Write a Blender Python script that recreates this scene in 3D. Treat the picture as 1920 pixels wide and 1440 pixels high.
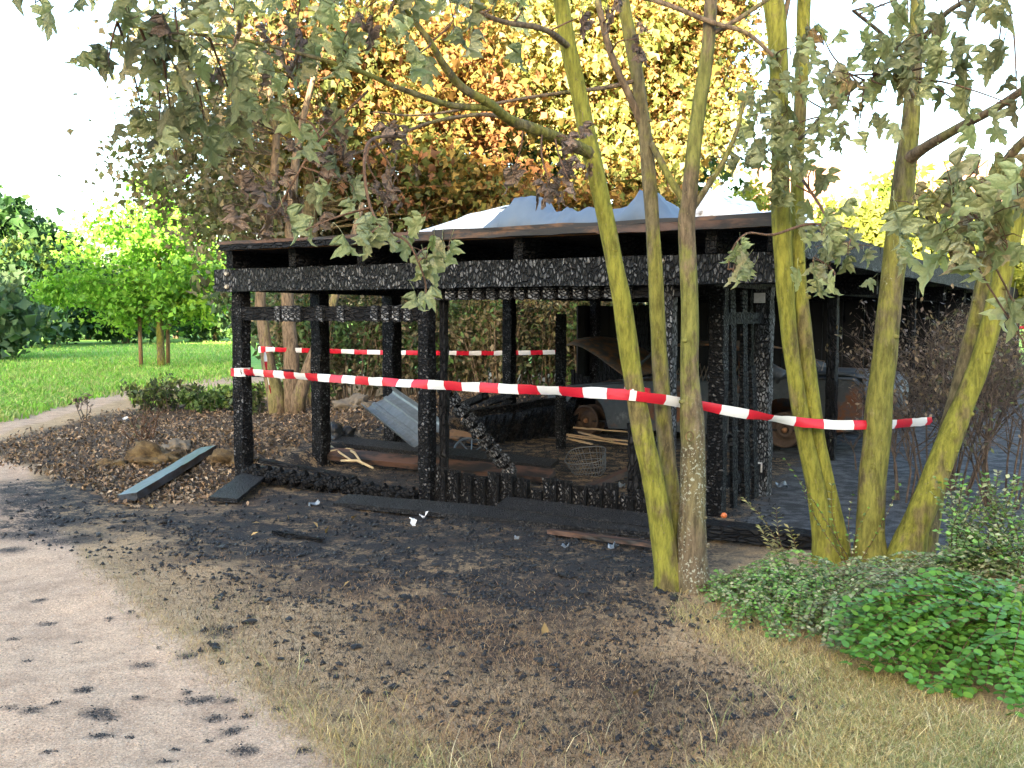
import bpy, bmesh, math, random
import numpy as np
from mathutils import Vector, Matrix, Euler, noise as mnoise

R = math.radians
random.seed(7)
rng = np.random.default_rng(11)
scene = bpy.context.scene
for o in list(bpy.data.objects):
    bpy.data.objects.remove(o)

# ------------------------------------------------------------------ camera
F = 1880.0                       # focal length in photograph pixels (1920 wide)
CAMZ = 1.65
PITCH = math.atan(130.0 / F)
cam_d = bpy.data.cameras.new('camera')
cam_d.sensor_width = 36.0
cam_d.lens = 36.0 * F / 1920.0
cam_d.clip_start = 0.05
cam_d.clip_end = 2000
cam = bpy.data.objects.new('camera', cam_d)
scene.collection.objects.link(cam)
cam.location = (0, 0, CAMZ)
cam.rotation_euler = (R(90) - PITCH, 0, 0)
scene.camera = cam

# ------------------------------------------------------------------ light
SUN_EL = R(8.3)
SUN_AZ = R(20.0)                 # light travels towards +y, a little towards +x
w = bpy.data.worlds.new('World')
scene.world = w
w.use_nodes = True
nt = w.node_tree
nt.nodes.clear()
sky = nt.nodes.new('ShaderNodeTexSky')
sky.sky_type = 'NISHITA'
sky.sun_disc = False
sky.sun_elevation = SUN_EL
sky.sun_rotation = math.pi + SUN_AZ
sky.altitude = 100
sky.air_density = 1.0
sky.dust_density = 2.8
sky.ozone_density = 1.4
bg = nt.nodes.new('ShaderNodeBackground')
bg.inputs['Strength'].default_value = 0.11
wo = nt.nodes.new('ShaderNodeOutputWorld')
nt.links.new(sky.outputs[0], bg.inputs[0])
nt.links.new(bg.outputs[0], wo.inputs[0])
sun_d = bpy.data.lights.new('sun', 'SUN')
sun_d.energy = 4.6
sun_d.angle = R(0.5)
sun_d.color = (1.0, 0.86, 0.6)
sun = bpy.data.objects.new('sun', sun_d)
scene.collection.objects.link(sun)
SD = Vector((math.sin(SUN_AZ) * math.cos(SUN_EL), math.cos(SUN_AZ) * math.cos(SUN_EL), -math.sin(SUN_EL)))
sun.rotation_euler = SD.to_track_quat('-Z', 'Y').to_euler()
sun.location = (0, -30, 30)
scene.view_settings.view_transform = 'Standard'
scene.view_settings.look = 'None'
scene.view_settings.gamma = 1
scene.view_settings.use_curve_mapping = False
scene.view_settings.exposure = 3.68
scene.render.engine = 'CYCLES'
scene.cycles.max_bounces = 4
scene.cycles.diffuse_bounces = 3
scene.cycles.glossy_bounces = 2
scene.cycles.transmission_bounces = 3
scene.cycles.transparent_max_bounces = 4

# ------------------------------------------------------------------ helpers
col = scene.collection
FW = Vector((0, math.cos(PITCH), -math.sin(PITCH)))
UP = Vector((0, math.sin(PITCH), math.cos(PITCH)))

def ray(px, py):
    return FW + Vector((1, 0, 0)) * ((px - 960) / F) + UP * (-(py - 720) / F)

def G(px, py, z=0.0):
    d = ray(px, py)
    t = (z - CAMZ) / d.z
    return Vector((d.x * t, d.y * t, z))

def P(px, py, Y):
    d = ray(px, py)
    t = Y / d.y
    return Vector((d.x * t, Y, CAMZ + d.z * t))

def S(px, Y):
    """metres that px photograph pixels span at distance Y"""
    return px * Y / F

L0 = G(458, 902)
_u = ray(-2252, 590)
U = -Vector((_u.x, _u.y, 0)).normalized()          # along the end wall, to the right
V = Vector((-U.y, U.x, 0))                         # into the carport
UANG = math.atan2(U.y, U.x)

def C(a, b, z=0.0):
    p = L0 + U * a + V * b
    return Vector((p.x, p.y, z))

def toC(p):
    q = Vector((p[0] - L0.x, p[1] - L0.y, 0))
    return q.dot(U), q.dot(V)

def apx(px, b=0.0):
    """a-coordinate of the point on line b that shows at column px"""
    d = ray(px, 590)
    k = d.x / d.y
    o = L0 + V * b
    return (k * o.y - o.x) / (U.x - k * U.y)

class MB:
    def __init__(s):
        s.v = []; s.f = []; s.m = []
    def add(s, verts, faces, m=0):
        n = len(s.v)
        s.v += [tuple(x) for x in verts]
        s.f += [tuple(i + n for i in f) for f in faces]
        s.m += [m] * len(faces)
        return s
    def box(s, c, size, rot=None, m=0):
        hx, hy, hz = (q / 2 for q in size)
        vs = [Vector((x, y, z)) for x in (-hx, hx) for y in (-hy, hy) for z in (-hz, hz)]
        if rot is not None:
            vs = [rot @ q for q in vs]
        vs = [q + Vector(c) for q in vs]
        return s.add(vs, [(0, 1, 3, 2), (4, 6, 7, 5), (0, 4, 5, 1), (2, 3, 7, 6), (0, 2, 6, 4), (1, 5, 7, 3)], m)
    def tube(s, pts, rads, n=6, m=0, cap=True, jit=0.0):
        pts = [Vector(p) for p in pts]
        k = len(pts)
        if not hasattr(rads, '__len__'):
            rads = [rads] * k
        base = len(s.v)
        t = (pts[1] - pts[0]).normalized()
        ref = Vector((0, 0, 1)) if abs(t.z) < 0.9 else Vector((1, 0, 0))
        x = t.cross(ref).normalized()
        for i, p in enumerate(pts):
            if i == 0: t = pts[1] - pts[0]
            elif i == k - 1: t = pts[-1] - pts[-2]
            else: t = pts[i + 1] - pts[i - 1]
            t = t.normalized() if t.length > 1e-9 else Vector((0, 0, 1))
            x = x - t * x.dot(t)
            x = x.normalized() if x.length > 1e-6 else t.orthogonal().normalized()
            y = t.cross(x)
            for j in range(n):
                an = 2 * math.pi * j / n
                rr = rads[i]
                if jit:
                    q = p * 4 + (x * math.cos(an) + y * math.sin(an)) * 1.2
                    rr *= 1 + jit * mnoise.noise(q)
                s.v.append(tuple(p + x * (rr * math.cos(an)) + y * (rr * math.sin(an))))
        for i in range(k - 1):
            for j in range(n):
                a = base + i * n + j; b = base + i * n + (j + 1) % n
                s.f.append((a, b, b + n, a + n)); s.m.append(m)
        if cap:
            s.f.append(tuple(base + j for j in range(n))[::-1]); s.m.append(m)
            s.f.append(tuple(base + (k - 1) * n + j for j in range(n))); s.m.append(m)
        return s
    def lathe(s, prof, n=20, axis='Y', m=0):
        base = len(s.v)
        for (r, h) in prof:
            for j in range(n):
                an = 2 * math.pi * j / n
                cx, cy = r * math.cos(an), r * math.sin(an)
                s.v.append((cx, h, cy) if axis == 'Y' else (cx, cy, h))
        for i in range(len(prof) - 1):
            for j in range(n):
                a = base + i * n + j; b = base + i * n + (j + 1) % n
                s.f.append((a, b, b + n, a + n)); s.m.append(m)
        return s
    def mesh(s, name, mats, smooth=False):
        me = bpy.data.meshes.new(name)
        me.from_pydata(s.v, [], s.f)
        if not isinstance(mats, (list, tuple)): mats = [mats]
        for q in mats: me.materials.append(q)
        if len(mats) > 1:
            me.polygons.foreach_set('material_index', s.m)
        if smooth:
            me.polygons.foreach_set('use_smooth', [True] * len(me.polygons))
        me.update()
        return me
    def build(s, name, mats, parent=None, smooth=False, loc=None):
        return obj(name, s.mesh(name, mats, smooth), parent, loc)

def obj(name, me, parent=None, loc=None, rot=None, mat4=None):
    o = bpy.data.objects.new(name, me)
    col.objects.link(o)
    if parent is not None: o.parent = parent
    if mat4 is not None:
        if parent is not None:
            m = Matrix(mat4); m.translation = m.translation - WL(parent)
            o.matrix_basis = m
        else:
            o.matrix_basis = mat4
        return o
    if loc is None:
        loc = -WL(parent) if parent is not None else Vector((0, 0, 0))
    elif parent is not None and loc is not None:
        loc = Vector(loc) - WL(parent)
    o.location = loc
    if rot is not None: o.rotation_euler = rot
    return o

def WL(p):
    """world location of an unrotated parent chain"""
    v = Vector((0, 0, 0))
    while p is not None:
        v += p.location; p = p.parent
    return v

def tag(o, label=None, cat=None, group=None, kind=None):
    if label: o['label'] = label
    if cat: o['category'] = cat
    if group: o['group'] = group
    if kind: o['kind'] = kind
    return o

def empty(name, loc, label=None, cat=None, group=None):
    o = bpy.data.objects.new(name, None)
    col.objects.link(o)
    o.empty_display_size = 0.2
    o.location = loc
    return tag(o, label, cat, group)

def spline(pts, n=8):
    """Catmull-Rom through (Vector, radius) pairs"""
    ps = [Vector(p) for p, _ in pts]; rs = [r for _, r in pts]
    P0 = [ps[0] * 2 - ps[1]] + ps + [ps[-1] * 2 - ps[-2]]
    out = []; ro = []
    for i in range(len(ps) - 1):
        a, b, c, d = P0[i:i + 4]
        for k in range(n):
            t = k / n
            out.append(0.5 * ((2 * b) + (c - a) * t + (2 * a - 5 * b + 4 * c - d) * t * t + (3 * b - a - 3 * c + d) * t ** 3))
            ro.append(rs[i] * (1 - t) + rs[i + 1] * t)
    out.append(ps[-1]); ro.append(rs[-1])
    return out, ro

# ------------------------------------------------------------------ materials
class N:
    def __init__(s, name):
        s.mat = bpy.data.materials.new(name)
        s.mat.use_nodes = True
        s.t = s.mat.node_tree
        s.t.nodes.clear()
        s.out = s.t.nodes.new('ShaderNodeOutputMaterial')
    def set(s, sock, v):
        if isinstance(v, bpy.types.NodeSocket): s.t.links.new(v, sock)
        elif v is not None:
            if hasattr(v, '__len__') and len(v) == 3 and sock.type == 'RGBA': v = (*v, 1)
            sock.default_value = v
    def node(s, ty, props=None, **inp):
        n = s.t.nodes.new(ty)
        for k, v in (props or {}).items(): setattr(n, k, v)
        for k, v in inp.items():
            key = int(k[1:]) if k[0] == '_' else k.replace('_', ' ')
            s.set(n.inputs[key], v)
        return n
    def m(s, op, a, b=None, c=None, clamp=False):
        n = s.t.nodes.new('ShaderNodeMath'); n.operation = op; n.use_clamp = clamp
        s.set(n.inputs[0], a)
        if b is not None: s.set(n.inputs[1], b)
        if c is not None: s.set(n.inputs[2], c)
        return n.outputs[0]
    def mix(s, f, a, b, mode='MIX'):
        n = s.t.nodes.new('ShaderNodeMix'); n.data_type = 'RGBA'; n.blend_type = mode
        s.set(n.inputs[0], f); s.set(n.inputs[6], a); s.set(n.inputs[7], b)
        return n.outputs[2]
    def ss(s, v, lo, hi):
        n = s.t.nodes.new('ShaderNodeMapRange'); n.interpolation_type = 'SMOOTHSTEP'
        s.set(n.inputs[0], v); n.inputs[1].default_value = lo; n.inputs[2].default_value = hi
        return n.outputs[0]
    def coord(s, kind='Object', scale=(1, 1, 1), rot=(0, 0, 0)):
        tc = s.t.nodes.new('ShaderNodeTexCoord')
        mp = s.t.nodes.new('ShaderNodeMapping')
        mp.inputs['Scale'].default_value = scale; mp.inputs['Rotation'].default_value = rot
        s.t.links.new(tc.outputs[kind], mp.inputs[0])
        return mp.outputs[0]
    def world(s, scale=(1, 1, 1)):
        g = s.t.nodes.new('ShaderNodeNewGeometry')
        mp = s.t.nodes.new('ShaderNodeMapping'); mp.inputs['Scale'].default_value = scale
        s.t.links.new(g.outputs['Position'], mp.inputs[0])
        return mp.outputs[0]
    def noise(s, vec, scale, detail=3, rough=0.55, dist=0.0):
        n = s.node('ShaderNodeTexNoise', None, Vector=vec, Scale=scale, Detail=detail, Roughness=rough, Distortion=dist)
        return n.outputs[0]
    def vor(s, vec, scale, feat='F1', rnd=1.0):
        n = s.node('ShaderNodeTexVoronoi', {'feature': feat}, Vector=vec, Scale=scale, Randomness=rnd)
        return n.outputs[0]
    def ramp(s, f, stops):
        n = s.t.nodes.new('ShaderNodeValToRGB')
        el = n.color_ramp.elements
        while len(el) < len(stops): el.new(0.5)
        for e, (p, c) in zip(el, stops):
            e.position = p; e.color = (*c, 1)
        s.set(n.inputs[0], f)
        return n.outputs[0]
    def attr(s, name, out='Fac'):
        n = s.t.nodes.new('ShaderNodeAttribute'); n.attribute_name = name
        return n.outputs[out]
    def bump(s, h, strength=0.5, dist=0.01, normal=None):
        n = s.node('ShaderNodeBump', None, Height=h, Strength=strength, Distance=dist)
        if normal is not None: s.set(n.inputs['Normal'], normal)
        return n.outputs[0]
    def pbr(s, color, rough=0.7, normal=None, metal=0.0, spec=0.5, **kw):
        b = s.node('ShaderNodeBsdfPrincipled', None, Base_Color=color, Roughness=rough, Metallic=metal)
        b.inputs['Specular IOR Level'].default_value = spec
        if normal is not None: s.set(b.inputs['Normal'], normal)
        for k, v in kw.items(): s.set(b.inputs[k.replace('_', ' ')], v)
        return b.outputs[0]
    def done(s, shader):
        s.t.links.new(shader, s.out.inputs[0])
        return s.mat

M = {}

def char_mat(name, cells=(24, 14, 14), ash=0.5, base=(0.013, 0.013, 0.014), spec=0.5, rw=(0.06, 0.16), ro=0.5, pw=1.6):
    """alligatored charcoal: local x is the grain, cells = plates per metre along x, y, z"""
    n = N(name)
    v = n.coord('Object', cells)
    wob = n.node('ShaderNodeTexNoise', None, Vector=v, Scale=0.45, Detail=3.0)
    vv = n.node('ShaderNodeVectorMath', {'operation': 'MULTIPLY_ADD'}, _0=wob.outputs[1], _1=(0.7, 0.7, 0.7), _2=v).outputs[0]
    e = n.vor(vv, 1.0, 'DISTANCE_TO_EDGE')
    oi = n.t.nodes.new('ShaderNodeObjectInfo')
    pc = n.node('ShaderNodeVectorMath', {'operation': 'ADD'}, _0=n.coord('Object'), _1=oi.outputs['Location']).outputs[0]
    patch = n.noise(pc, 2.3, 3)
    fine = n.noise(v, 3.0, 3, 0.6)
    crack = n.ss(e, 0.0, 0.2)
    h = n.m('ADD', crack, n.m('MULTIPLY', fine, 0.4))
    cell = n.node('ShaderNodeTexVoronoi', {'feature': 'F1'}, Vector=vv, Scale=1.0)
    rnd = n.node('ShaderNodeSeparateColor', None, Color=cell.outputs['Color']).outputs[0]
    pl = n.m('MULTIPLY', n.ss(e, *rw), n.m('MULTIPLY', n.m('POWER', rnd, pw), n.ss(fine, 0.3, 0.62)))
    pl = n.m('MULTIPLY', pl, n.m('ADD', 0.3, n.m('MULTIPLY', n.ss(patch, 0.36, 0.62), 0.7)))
    c = n.mix(n.m('MULTIPLY', pl, ash), base, (0.27, 0.275, 0.285))  # plate grey mixes real ash with painted-in sky highlights
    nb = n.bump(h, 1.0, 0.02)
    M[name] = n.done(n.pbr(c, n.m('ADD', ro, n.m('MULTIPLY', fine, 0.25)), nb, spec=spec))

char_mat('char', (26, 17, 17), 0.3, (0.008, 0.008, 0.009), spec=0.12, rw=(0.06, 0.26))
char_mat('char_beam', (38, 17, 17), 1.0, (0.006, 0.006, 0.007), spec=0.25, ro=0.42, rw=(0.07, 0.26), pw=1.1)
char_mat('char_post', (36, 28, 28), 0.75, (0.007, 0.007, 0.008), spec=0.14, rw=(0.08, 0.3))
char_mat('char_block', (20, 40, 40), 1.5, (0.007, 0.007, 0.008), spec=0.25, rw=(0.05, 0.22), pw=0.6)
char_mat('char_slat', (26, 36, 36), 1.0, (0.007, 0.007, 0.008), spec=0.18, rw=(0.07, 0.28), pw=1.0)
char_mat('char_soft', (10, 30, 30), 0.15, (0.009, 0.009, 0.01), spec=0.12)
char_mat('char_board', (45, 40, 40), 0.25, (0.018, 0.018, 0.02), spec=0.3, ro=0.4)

def mk_wood(name, c0, c1, burn, rough=0.65):
    n = N(name)
    v = n.coord('Object', (1.2, 14, 14))
    g = n.noise(v, 3.0, 4, 0.6)
    b = n.ss(n.noise(n.coord('Object', (1, 3, 3)), 2.6, 4, 0.65), *burn)
    c = n.mix(g, c0, c1)
    c = n.mix(b, c, (0.012, 0.011, 0.011))
    M[name] = n.done(n.pbr(c, rough, n.bump(g, 0.4, 0.004)))
mk_wood('wood_scorched', (0.34, 0.17, 0.06), (0.2, 0.09, 0.03), (0.5, 0.62))
mk_wood('wood_fascia', (0.17, 0.08, 0.03), (0.06, 0.028, 0.014), (0.34, 0.52))
mk_wood('wood_brown', (0.11, 0.055, 0.034), (0.055, 0.03, 0.022), (0.42, 0.62))
mk_wood('grey_plank', (0.07, 0.085, 0.11), (0.018, 0.022, 0.03), (0.42, 0.6), 0.4)
mk_wood('wood_pale', (0.42, 0.31, 0.18), (0.28, 0.19, 0.1), (0.6, 0.75))
mk_wood('fence_dark', (0.011, 0.009, 0.008), (0.007, 0.006, 0.006), (0.5, 0.8), 0.9)
mk_wood('stake', (0.22, 0.13, 0.07), (0.14, 0.08, 0.04), (0.9, 1.0))

def plain(name, c, rough=0.6, metal=0.0, var=0.2, sc=8.0, spec=0.5, bump=0.15):
    n = N(name)
    g = n.noise(n.coord('Object'), sc, 5, 0.6)
    d = tuple(x * (1 - var) for x in c); e = tuple(min(1, x * (1 + var)) for x in c)
    M[name] = n.done(n.pbr(n.mix(g, d, e), rough, n.bump(g, bump, 0.01), metal, spec))
plain('black_void', (0.01, 0.01, 0.011), 0.9)
plain('tar_sheet', (0.03, 0.03, 0.034), 0.7)
plain('bolt', (0.42, 0.36, 0.28), 0.5, 0.3)
plain('white_plate', (0.45, 0.44, 0.42), 0.6, 0.0, 0.35, 30)
plain('zinc', (0.2, 0.23, 0.26), 0.5, 0.6, 0.5, 12)
plain('wire', (0.12, 0.125, 0.13), 0.5, 0.5)
plain('plaster', (0.55, 0.5, 0.42), 0.9)
plain('house_wall', (0.62, 0.58, 0.5), 0.9)
plain('glass_dark', (0.03, 0.035, 0.04), 0.1, 0, 0.1)
plain('orange_ball', (0.65, 0.17, 0.05), 0.35)
plain('rim_rust', (0.075, 0.05, 0.037), 0.75, 0.3, 0.6, 20)
plain('seat_spring', (0.2, 0.15, 0.11), 0.6, 0.4)
plain('straw', (0.42, 0.33, 0.19), 0.8, 0, 0.3)

n = N('roof_tiles')
v = n.coord('Object', (1, 1, 1))
wv = n.node('ShaderNodeTexWave', {'wave_type': 'BANDS', 'bands_direction': 'Z'}, Vector=v, Scale=2.2, Distortion=0.4).outputs[1]
M['roof_tiles'] = n.done(n.pbr(n.mix(wv, (0.42, 0.22, 0.15), (0.3, 0.14, 0.1)), 0.8, n.bump(wv, 0.6, 0.03)))

n = N('tarp_blue')
g = n.noise(n.coord('Object'), 5, 4)
f2 = n.noise(n.coord('Object'), 40, 2)
M['tarp_blue'] = n.done(n.pbr(n.mix(g, (0.075, 0.105, 0.15), (0.125, 0.165, 0.215)), 0.75, n.bump(f2, 0.15, 0.004)))

n = N('white_sheet')
g = n.ss(n.noise(n.coord('Object'), 6, 5, 0.6), 0.58, 0.72)
M['white_sheet'] = n.done(n.pbr(n.mix(g, (0.8, 0.79, 0.75), (0.5, 0.47, 0.42)), 0.6, n.bump(n.noise(n.coord('Object'), 30, 3), 0.2, 0.004)))

n = N('foil_white')
g = n.ss(n.noise(n.coord('Object'), 7, 5, 0.65), 0.52, 0.7)
M['foil_white'] = n.done(n.pbr(n.mix(g, (0.78, 0.78, 0.8), (0.16, 0.14, 0.13)), 0.45, n.bump(n.noise(n.coord('Object'), 25, 3), 0.3, 0.01)))

# car paint: burnt bare steel, blue-grey with rust
n = N('car_burnt')
v = n.coord('Object')
r1 = n.ss(n.noise(v, 2.1, 5, 0.65), 0.52, 0.66)
r2 = n.noise(v, 14, 4, 0.6)
ash = n.ss(n.noise(v, 5.0, 5, 0.7), 0.55, 0.75)
c = n.mix(r2, (0.03, 0.037, 0.044), (0.075, 0.087, 0.098))
c = n.mix(n.m('MULTIPLY', ash, 0.45), c, (0.26, 0.28, 0.29))
c = n.mix(r1, c, n.mix(r2, (0.2, 0.07, 0.02), (0.09, 0.035, 0.018)))
M['car_burnt'] = n.done(n.pbr(c, 0.6, n.bump(r2, 0.25, 0.006), 0.25))
n = N('hood_burnt')
v = n.coord('Object')
r2 = n.noise(v, 7, 5, 0.65)
c = n.mix(n.ss(r2, 0.4, 0.65), (0.09, 0.075, 0.062), (0.26, 0.12, 0.05))
M['hood_burnt'] = n.done(n.pbr(c, 0.7, n.bump(r2, 0.3, 0.01), 0.1))

# bark with algae and lichen
def bark(name, algae=0.6, c0=(0.13, 0.105, 0.06), c1=(0.2, 0.2, 0.035), lichen=0.0, zl=None):
    n = N(name)
    g = n.noise(n.world((1, 1, 0.22)), 34, 5, 0.7)
    a = n.ss(n.m('ADD', n.m('MULTIPLY', n.noise(n.world((1, 1, 0.4)), 3.4, 3, 0.6), 0.7), n.m('MULTIPLY', n.noise(n.world((1, 1, 0.6)), 21, 3, 0.6), 0.3)), 0.62 - algae * 0.32, 0.74 - algae * 0.32)
    c = n.mix(n.ss(g, 0.3, 0.7), tuple(x * 0.45 for x in c0), tuple(x * 1.5 for x in c0))
    ca = n.mix(n.ss(g, 0.3, 0.7), tuple(x * 0.55 for x in c1), tuple(x * 1.5 for x in c1))
    c = n.mix(a, c, ca)
    lz = n.ss(n.noise(n.world((1, 1, 0.7)), 4.0, 3), 0.68 - lichen * 0.28, 0.76 - lichen * 0.28)
    sp = n.m('MULTIPLY', n.ss(n.noise(n.world(), 62, 3, 0.6), 0.56, 0.62), lz)
    if zl is not None:        # lichen and bare bark only on the old lower part of the stem
        zz = n.node('ShaderNodeSeparateXYZ', None, Vector=n.world()).outputs[2]
        low = n.ss(n.m('ADD', zz, n.m('MULTIPLY', n.noise(n.world((1, 1, 0.4)), 6, 3), 0.5)), zl + 0.45, zl + 0.05)
        sp = n.m('MULTIPLY', sp, low)
        c = n.mix(n.m('MULTIPLY', low, 0.75), c, n.mix(n.ss(g, 0.3, 0.7), tuple(x * 0.45 for x in c0), tuple(x * 1.4 for x in c0)))
    c = n.mix(n.m('MULTIPLY', sp, 0.85), c, (0.34, 0.36, 0.29))
    wart = n.ss(n.vor(n.world((1, 1, 0.6)), 38), 0.22, 0.08)
    c = n.mix(n.m('MULTIPLY', wart, 0.5), c, (0.2, 0.17, 0.09))
    h = n.m('ADD', g, n.m('MULTIPLY', wart, 0.4))
    M[name] = n.done(n.pbr(c, 0.85, n.bump(h, 0.75, 0.016), spec=0.2))
bark('bark_green', 0.78, (0.135, 0.11, 0.045), (0.168, 0.165, 0.028))
bark('bark_mid', 0.62, (0.12, 0.1, 0.055), (0.145, 0.14, 0.033), 0.2)
bark('bark_lichen', 0.62, (0.125, 0.095, 0.06), (0.14, 0.142, 0.04), 0.85, 1.0)
bark('bark_brown', 0.3, (0.16, 0.115, 0.075), (0.17, 0.15, 0.06))
bark('bark_golden', 0.1, (0.2, 0.14, 0.065), (0.2, 0.15, 0.06))
bark('twig_dark', 0.0, (0.1, 0.075, 0.06), (0.09, 0.07, 0.05))
bark('twig_red', 0.0, (0.12, 0.07, 0.045), (0.1, 0.06, 0.03))
bark('scar', 0.0, (0.15, 0.1, 0.05), (0.12, 0.08, 0.04))

def leaf_mat(name, color=None, trans=0.35, rough=0.55, var=0.35, vein=False, hole=False):
    n = N(name)
    gi = n.t.nodes.new('ShaderNodeNewGeometry')
    oi = n.t.nodes.new('ShaderNodeObjectInfo')
    rnd = n.m('FRACT', n.m('ADD', gi.outputs['Random Per Island'], oi.outputs['Random']))
    c = n.attr('Col', 'Color') if color is None else None
    if color is not None:
        stops = [(i / max(1, len(color) - 1), q) for i, q in enumerate(color)]
        c = n.ramp(rnd, stops)
    f = n.m('ADD', 1 - var, n.m('MULTIPLY', n.m('FRACT', n.m('MULTIPLY', rnd, 7.31)), 2 * var))
    hs = n.node('ShaderNodeHueSaturation', None, Color=c, Value=f)
    c = hs.outputs[0]
    nrm = None
    if vein:
        g = n.noise(n.coord('Object'), 28, 4, 0.6)
        c = n.mix(n.ss(g, 0.55, 0.75), c, n.mix(0.5, c, (0.19, 0.13, 0.06)))
        sx = n.node('ShaderNodeSeparateXYZ', None, Vector=n.coord('Object'))
        th = n.m('ARCTAN2', sx.outputs[0], n.m('ADD', sx.outputs[1], 0.06))
        vn = n.m('ABSOLUTE', n.m('SINE', n.m('MULTIPLY', th, 3.6)))
        c = n.mix(n.m('MULTIPLY', n.ss(vn, 0.16, 0.02), 0.4), c, n.mix(0.5, c, (0.36, 0.36, 0.2)))
        nrm = n.bump(n.m('ADD', n.m('MULTIPLY', vn, 0.7), n.noise(n.coord('Object', (2.0, 1.2, 1)), 9, 3)), 0.9, 0.02)
    p = n.pbr(c, rough, nrm, spec=0.3)
    tr = n.node('ShaderNodeBsdfTranslucent', None, Color=n.mix(1.0, c, (1.0, 0.95, 0.5), 'MULTIPLY'))
    ms = n.node('ShaderNodeMixShader', None, _0=trans, _1=p, _2=tr.outputs[0])
    M[name] = n.done(ms.outputs[0])
leaf_mat('leaf', None, 0.42)
leaf_mat('leaf_maple_green', [(0.25, 0.29, 0.15), (0.36, 0.38, 0.22), (0.28, 0.3, 0.14), (0.43, 0.45, 0.27)], 0.42, 0.5, 0.42, True)
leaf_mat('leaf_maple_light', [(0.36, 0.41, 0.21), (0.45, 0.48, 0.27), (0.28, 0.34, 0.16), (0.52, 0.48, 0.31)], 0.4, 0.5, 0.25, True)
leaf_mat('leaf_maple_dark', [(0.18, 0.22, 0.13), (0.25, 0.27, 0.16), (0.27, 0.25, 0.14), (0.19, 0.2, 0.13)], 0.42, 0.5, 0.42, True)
leaf_mat('leaf_maple_brown', [(0.15, 0.105, 0.085), (0.24, 0.17, 0.13), (0.1, 0.07, 0.06), (0.3, 0.21, 0.15)], 0.15, 0.65, 0.3, True)
leaf_mat('leaf_maple_cream', [(0.42, 0.34, 0.2), (0.3, 0.22, 0.1), (0.2, 0.24, 0.09), (0.26, 0.14, 0.06)], 0.3, 0.5, 0.25, True)
leaf_mat('leaf_round', [(0.08, 0.22, 0.035), (0.12, 0.28, 0.04), (0.085, 0.22, 0.045), (0.18, 0.34, 0.045)], 0.3, 0.4, 0.25)
leaf_mat('leaf_small', None, 0.3, 0.5, 0.4)

n = N('charcoal')
g = n.noise(n.coord('Object'), 40, 4)
M['charcoal'] = n.done(n.pbr(n.mix(g, (0.008, 0.008, 0.009), (0.03, 0.031, 0.034)), 0.45, n.bump(g, 0.6, 0.01), spec=0.3))
leaf_mat('litter', None, 0.1, 0.7, 0.4)
leaf_mat('blade', None, 0.3, 0.6, 0.3)
n = N('pebble')
gi = n.t.nodes.new('ShaderNodeNewGeometry')
M['pebble'] = n.done(n.pbr(n.ramp(gi.outputs['Random Per Island'], [(0, (0.2, 0.14, 0.1)), (0.5, (0.38, 0.28, 0.2)), (1, (0.55, 0.45, 0.36))]), 0.8))
n = N('rock')
g = n.noise(n.coord('Object'), 9, 6, 0.65)
M['rock'] = n.done(n.pbr(n.mix(g, (0.08, 0.065, 0.05), (0.22, 0.18, 0.13)), 0.9, n.bump(g, 0.9, 0.04)))
n = N('rock_moss')
g = n.noise(n.coord('Object'), 12, 6, 0.7)
M['rock_moss'] = n.done(n.pbr(n.ramp(g, [(0.3, (0.03, 0.02, 0.013)), (0.5, (0.12, 0.075, 0.03)), (0.7, (0.2, 0.14, 0.06))]), 0.95, n.bump(g, 1.0, 0.05)))

for nm, c in (('tape_red', (0.58, 0.015, 0.035)), ('tape_white', (0.8, 0.79, 0.78))):
    n = N(nm)
    g = n.noise(n.coord('Object', (6, 6, 30)), 2, 3)
    p = n.pbr(c, 0.32, n.bump(g, 0.25, 0.01), spec=0.5)
    tr = n.node('ShaderNodeBsdfTranslucent', None, Color=c)
    ms = n.node('ShaderNodeMixShader', None, _0=0.22, _1=p, _2=tr.outputs[0])
    M[nm] = n.done(ms.outputs[0])

# ------------------------------------------------------------------ ground
def poly_sd(X, Y, poly):
    """signed distance (positive inside) of points to polygon"""
    p = np.array([(q[0], q[1]) for q in poly], float)
    d2 = np.full(X.shape, 1e18); ins = np.zeros(X.shape, bool)
    for i in range(len(p)):
        x0, y0 = p[i]; x1, y1 = p[(i + 1) % len(p)]
        ex, ey = x1 - x0, y1 - y0
        t = np.clip(((X - x0) * ex + (Y - y0) * ey) / (ex * ex + ey * ey + 1e-12), 0, 1)
        d2 = np.minimum(d2, (X - x0 - t * ex) ** 2 + (Y - y0 - t * ey) ** 2)
        if y0 != y1:
            cr = ((y0 > Y) != (y1 > Y)) & (X < (x1 - x0) * (Y - y0) / (y1 - y0) + x0)
            ins ^= cr
    return np.where(ins, 1, -1) * np.sqrt(d2)

def gpoly(pts):
    return [G(*p) for p in pts]

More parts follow.
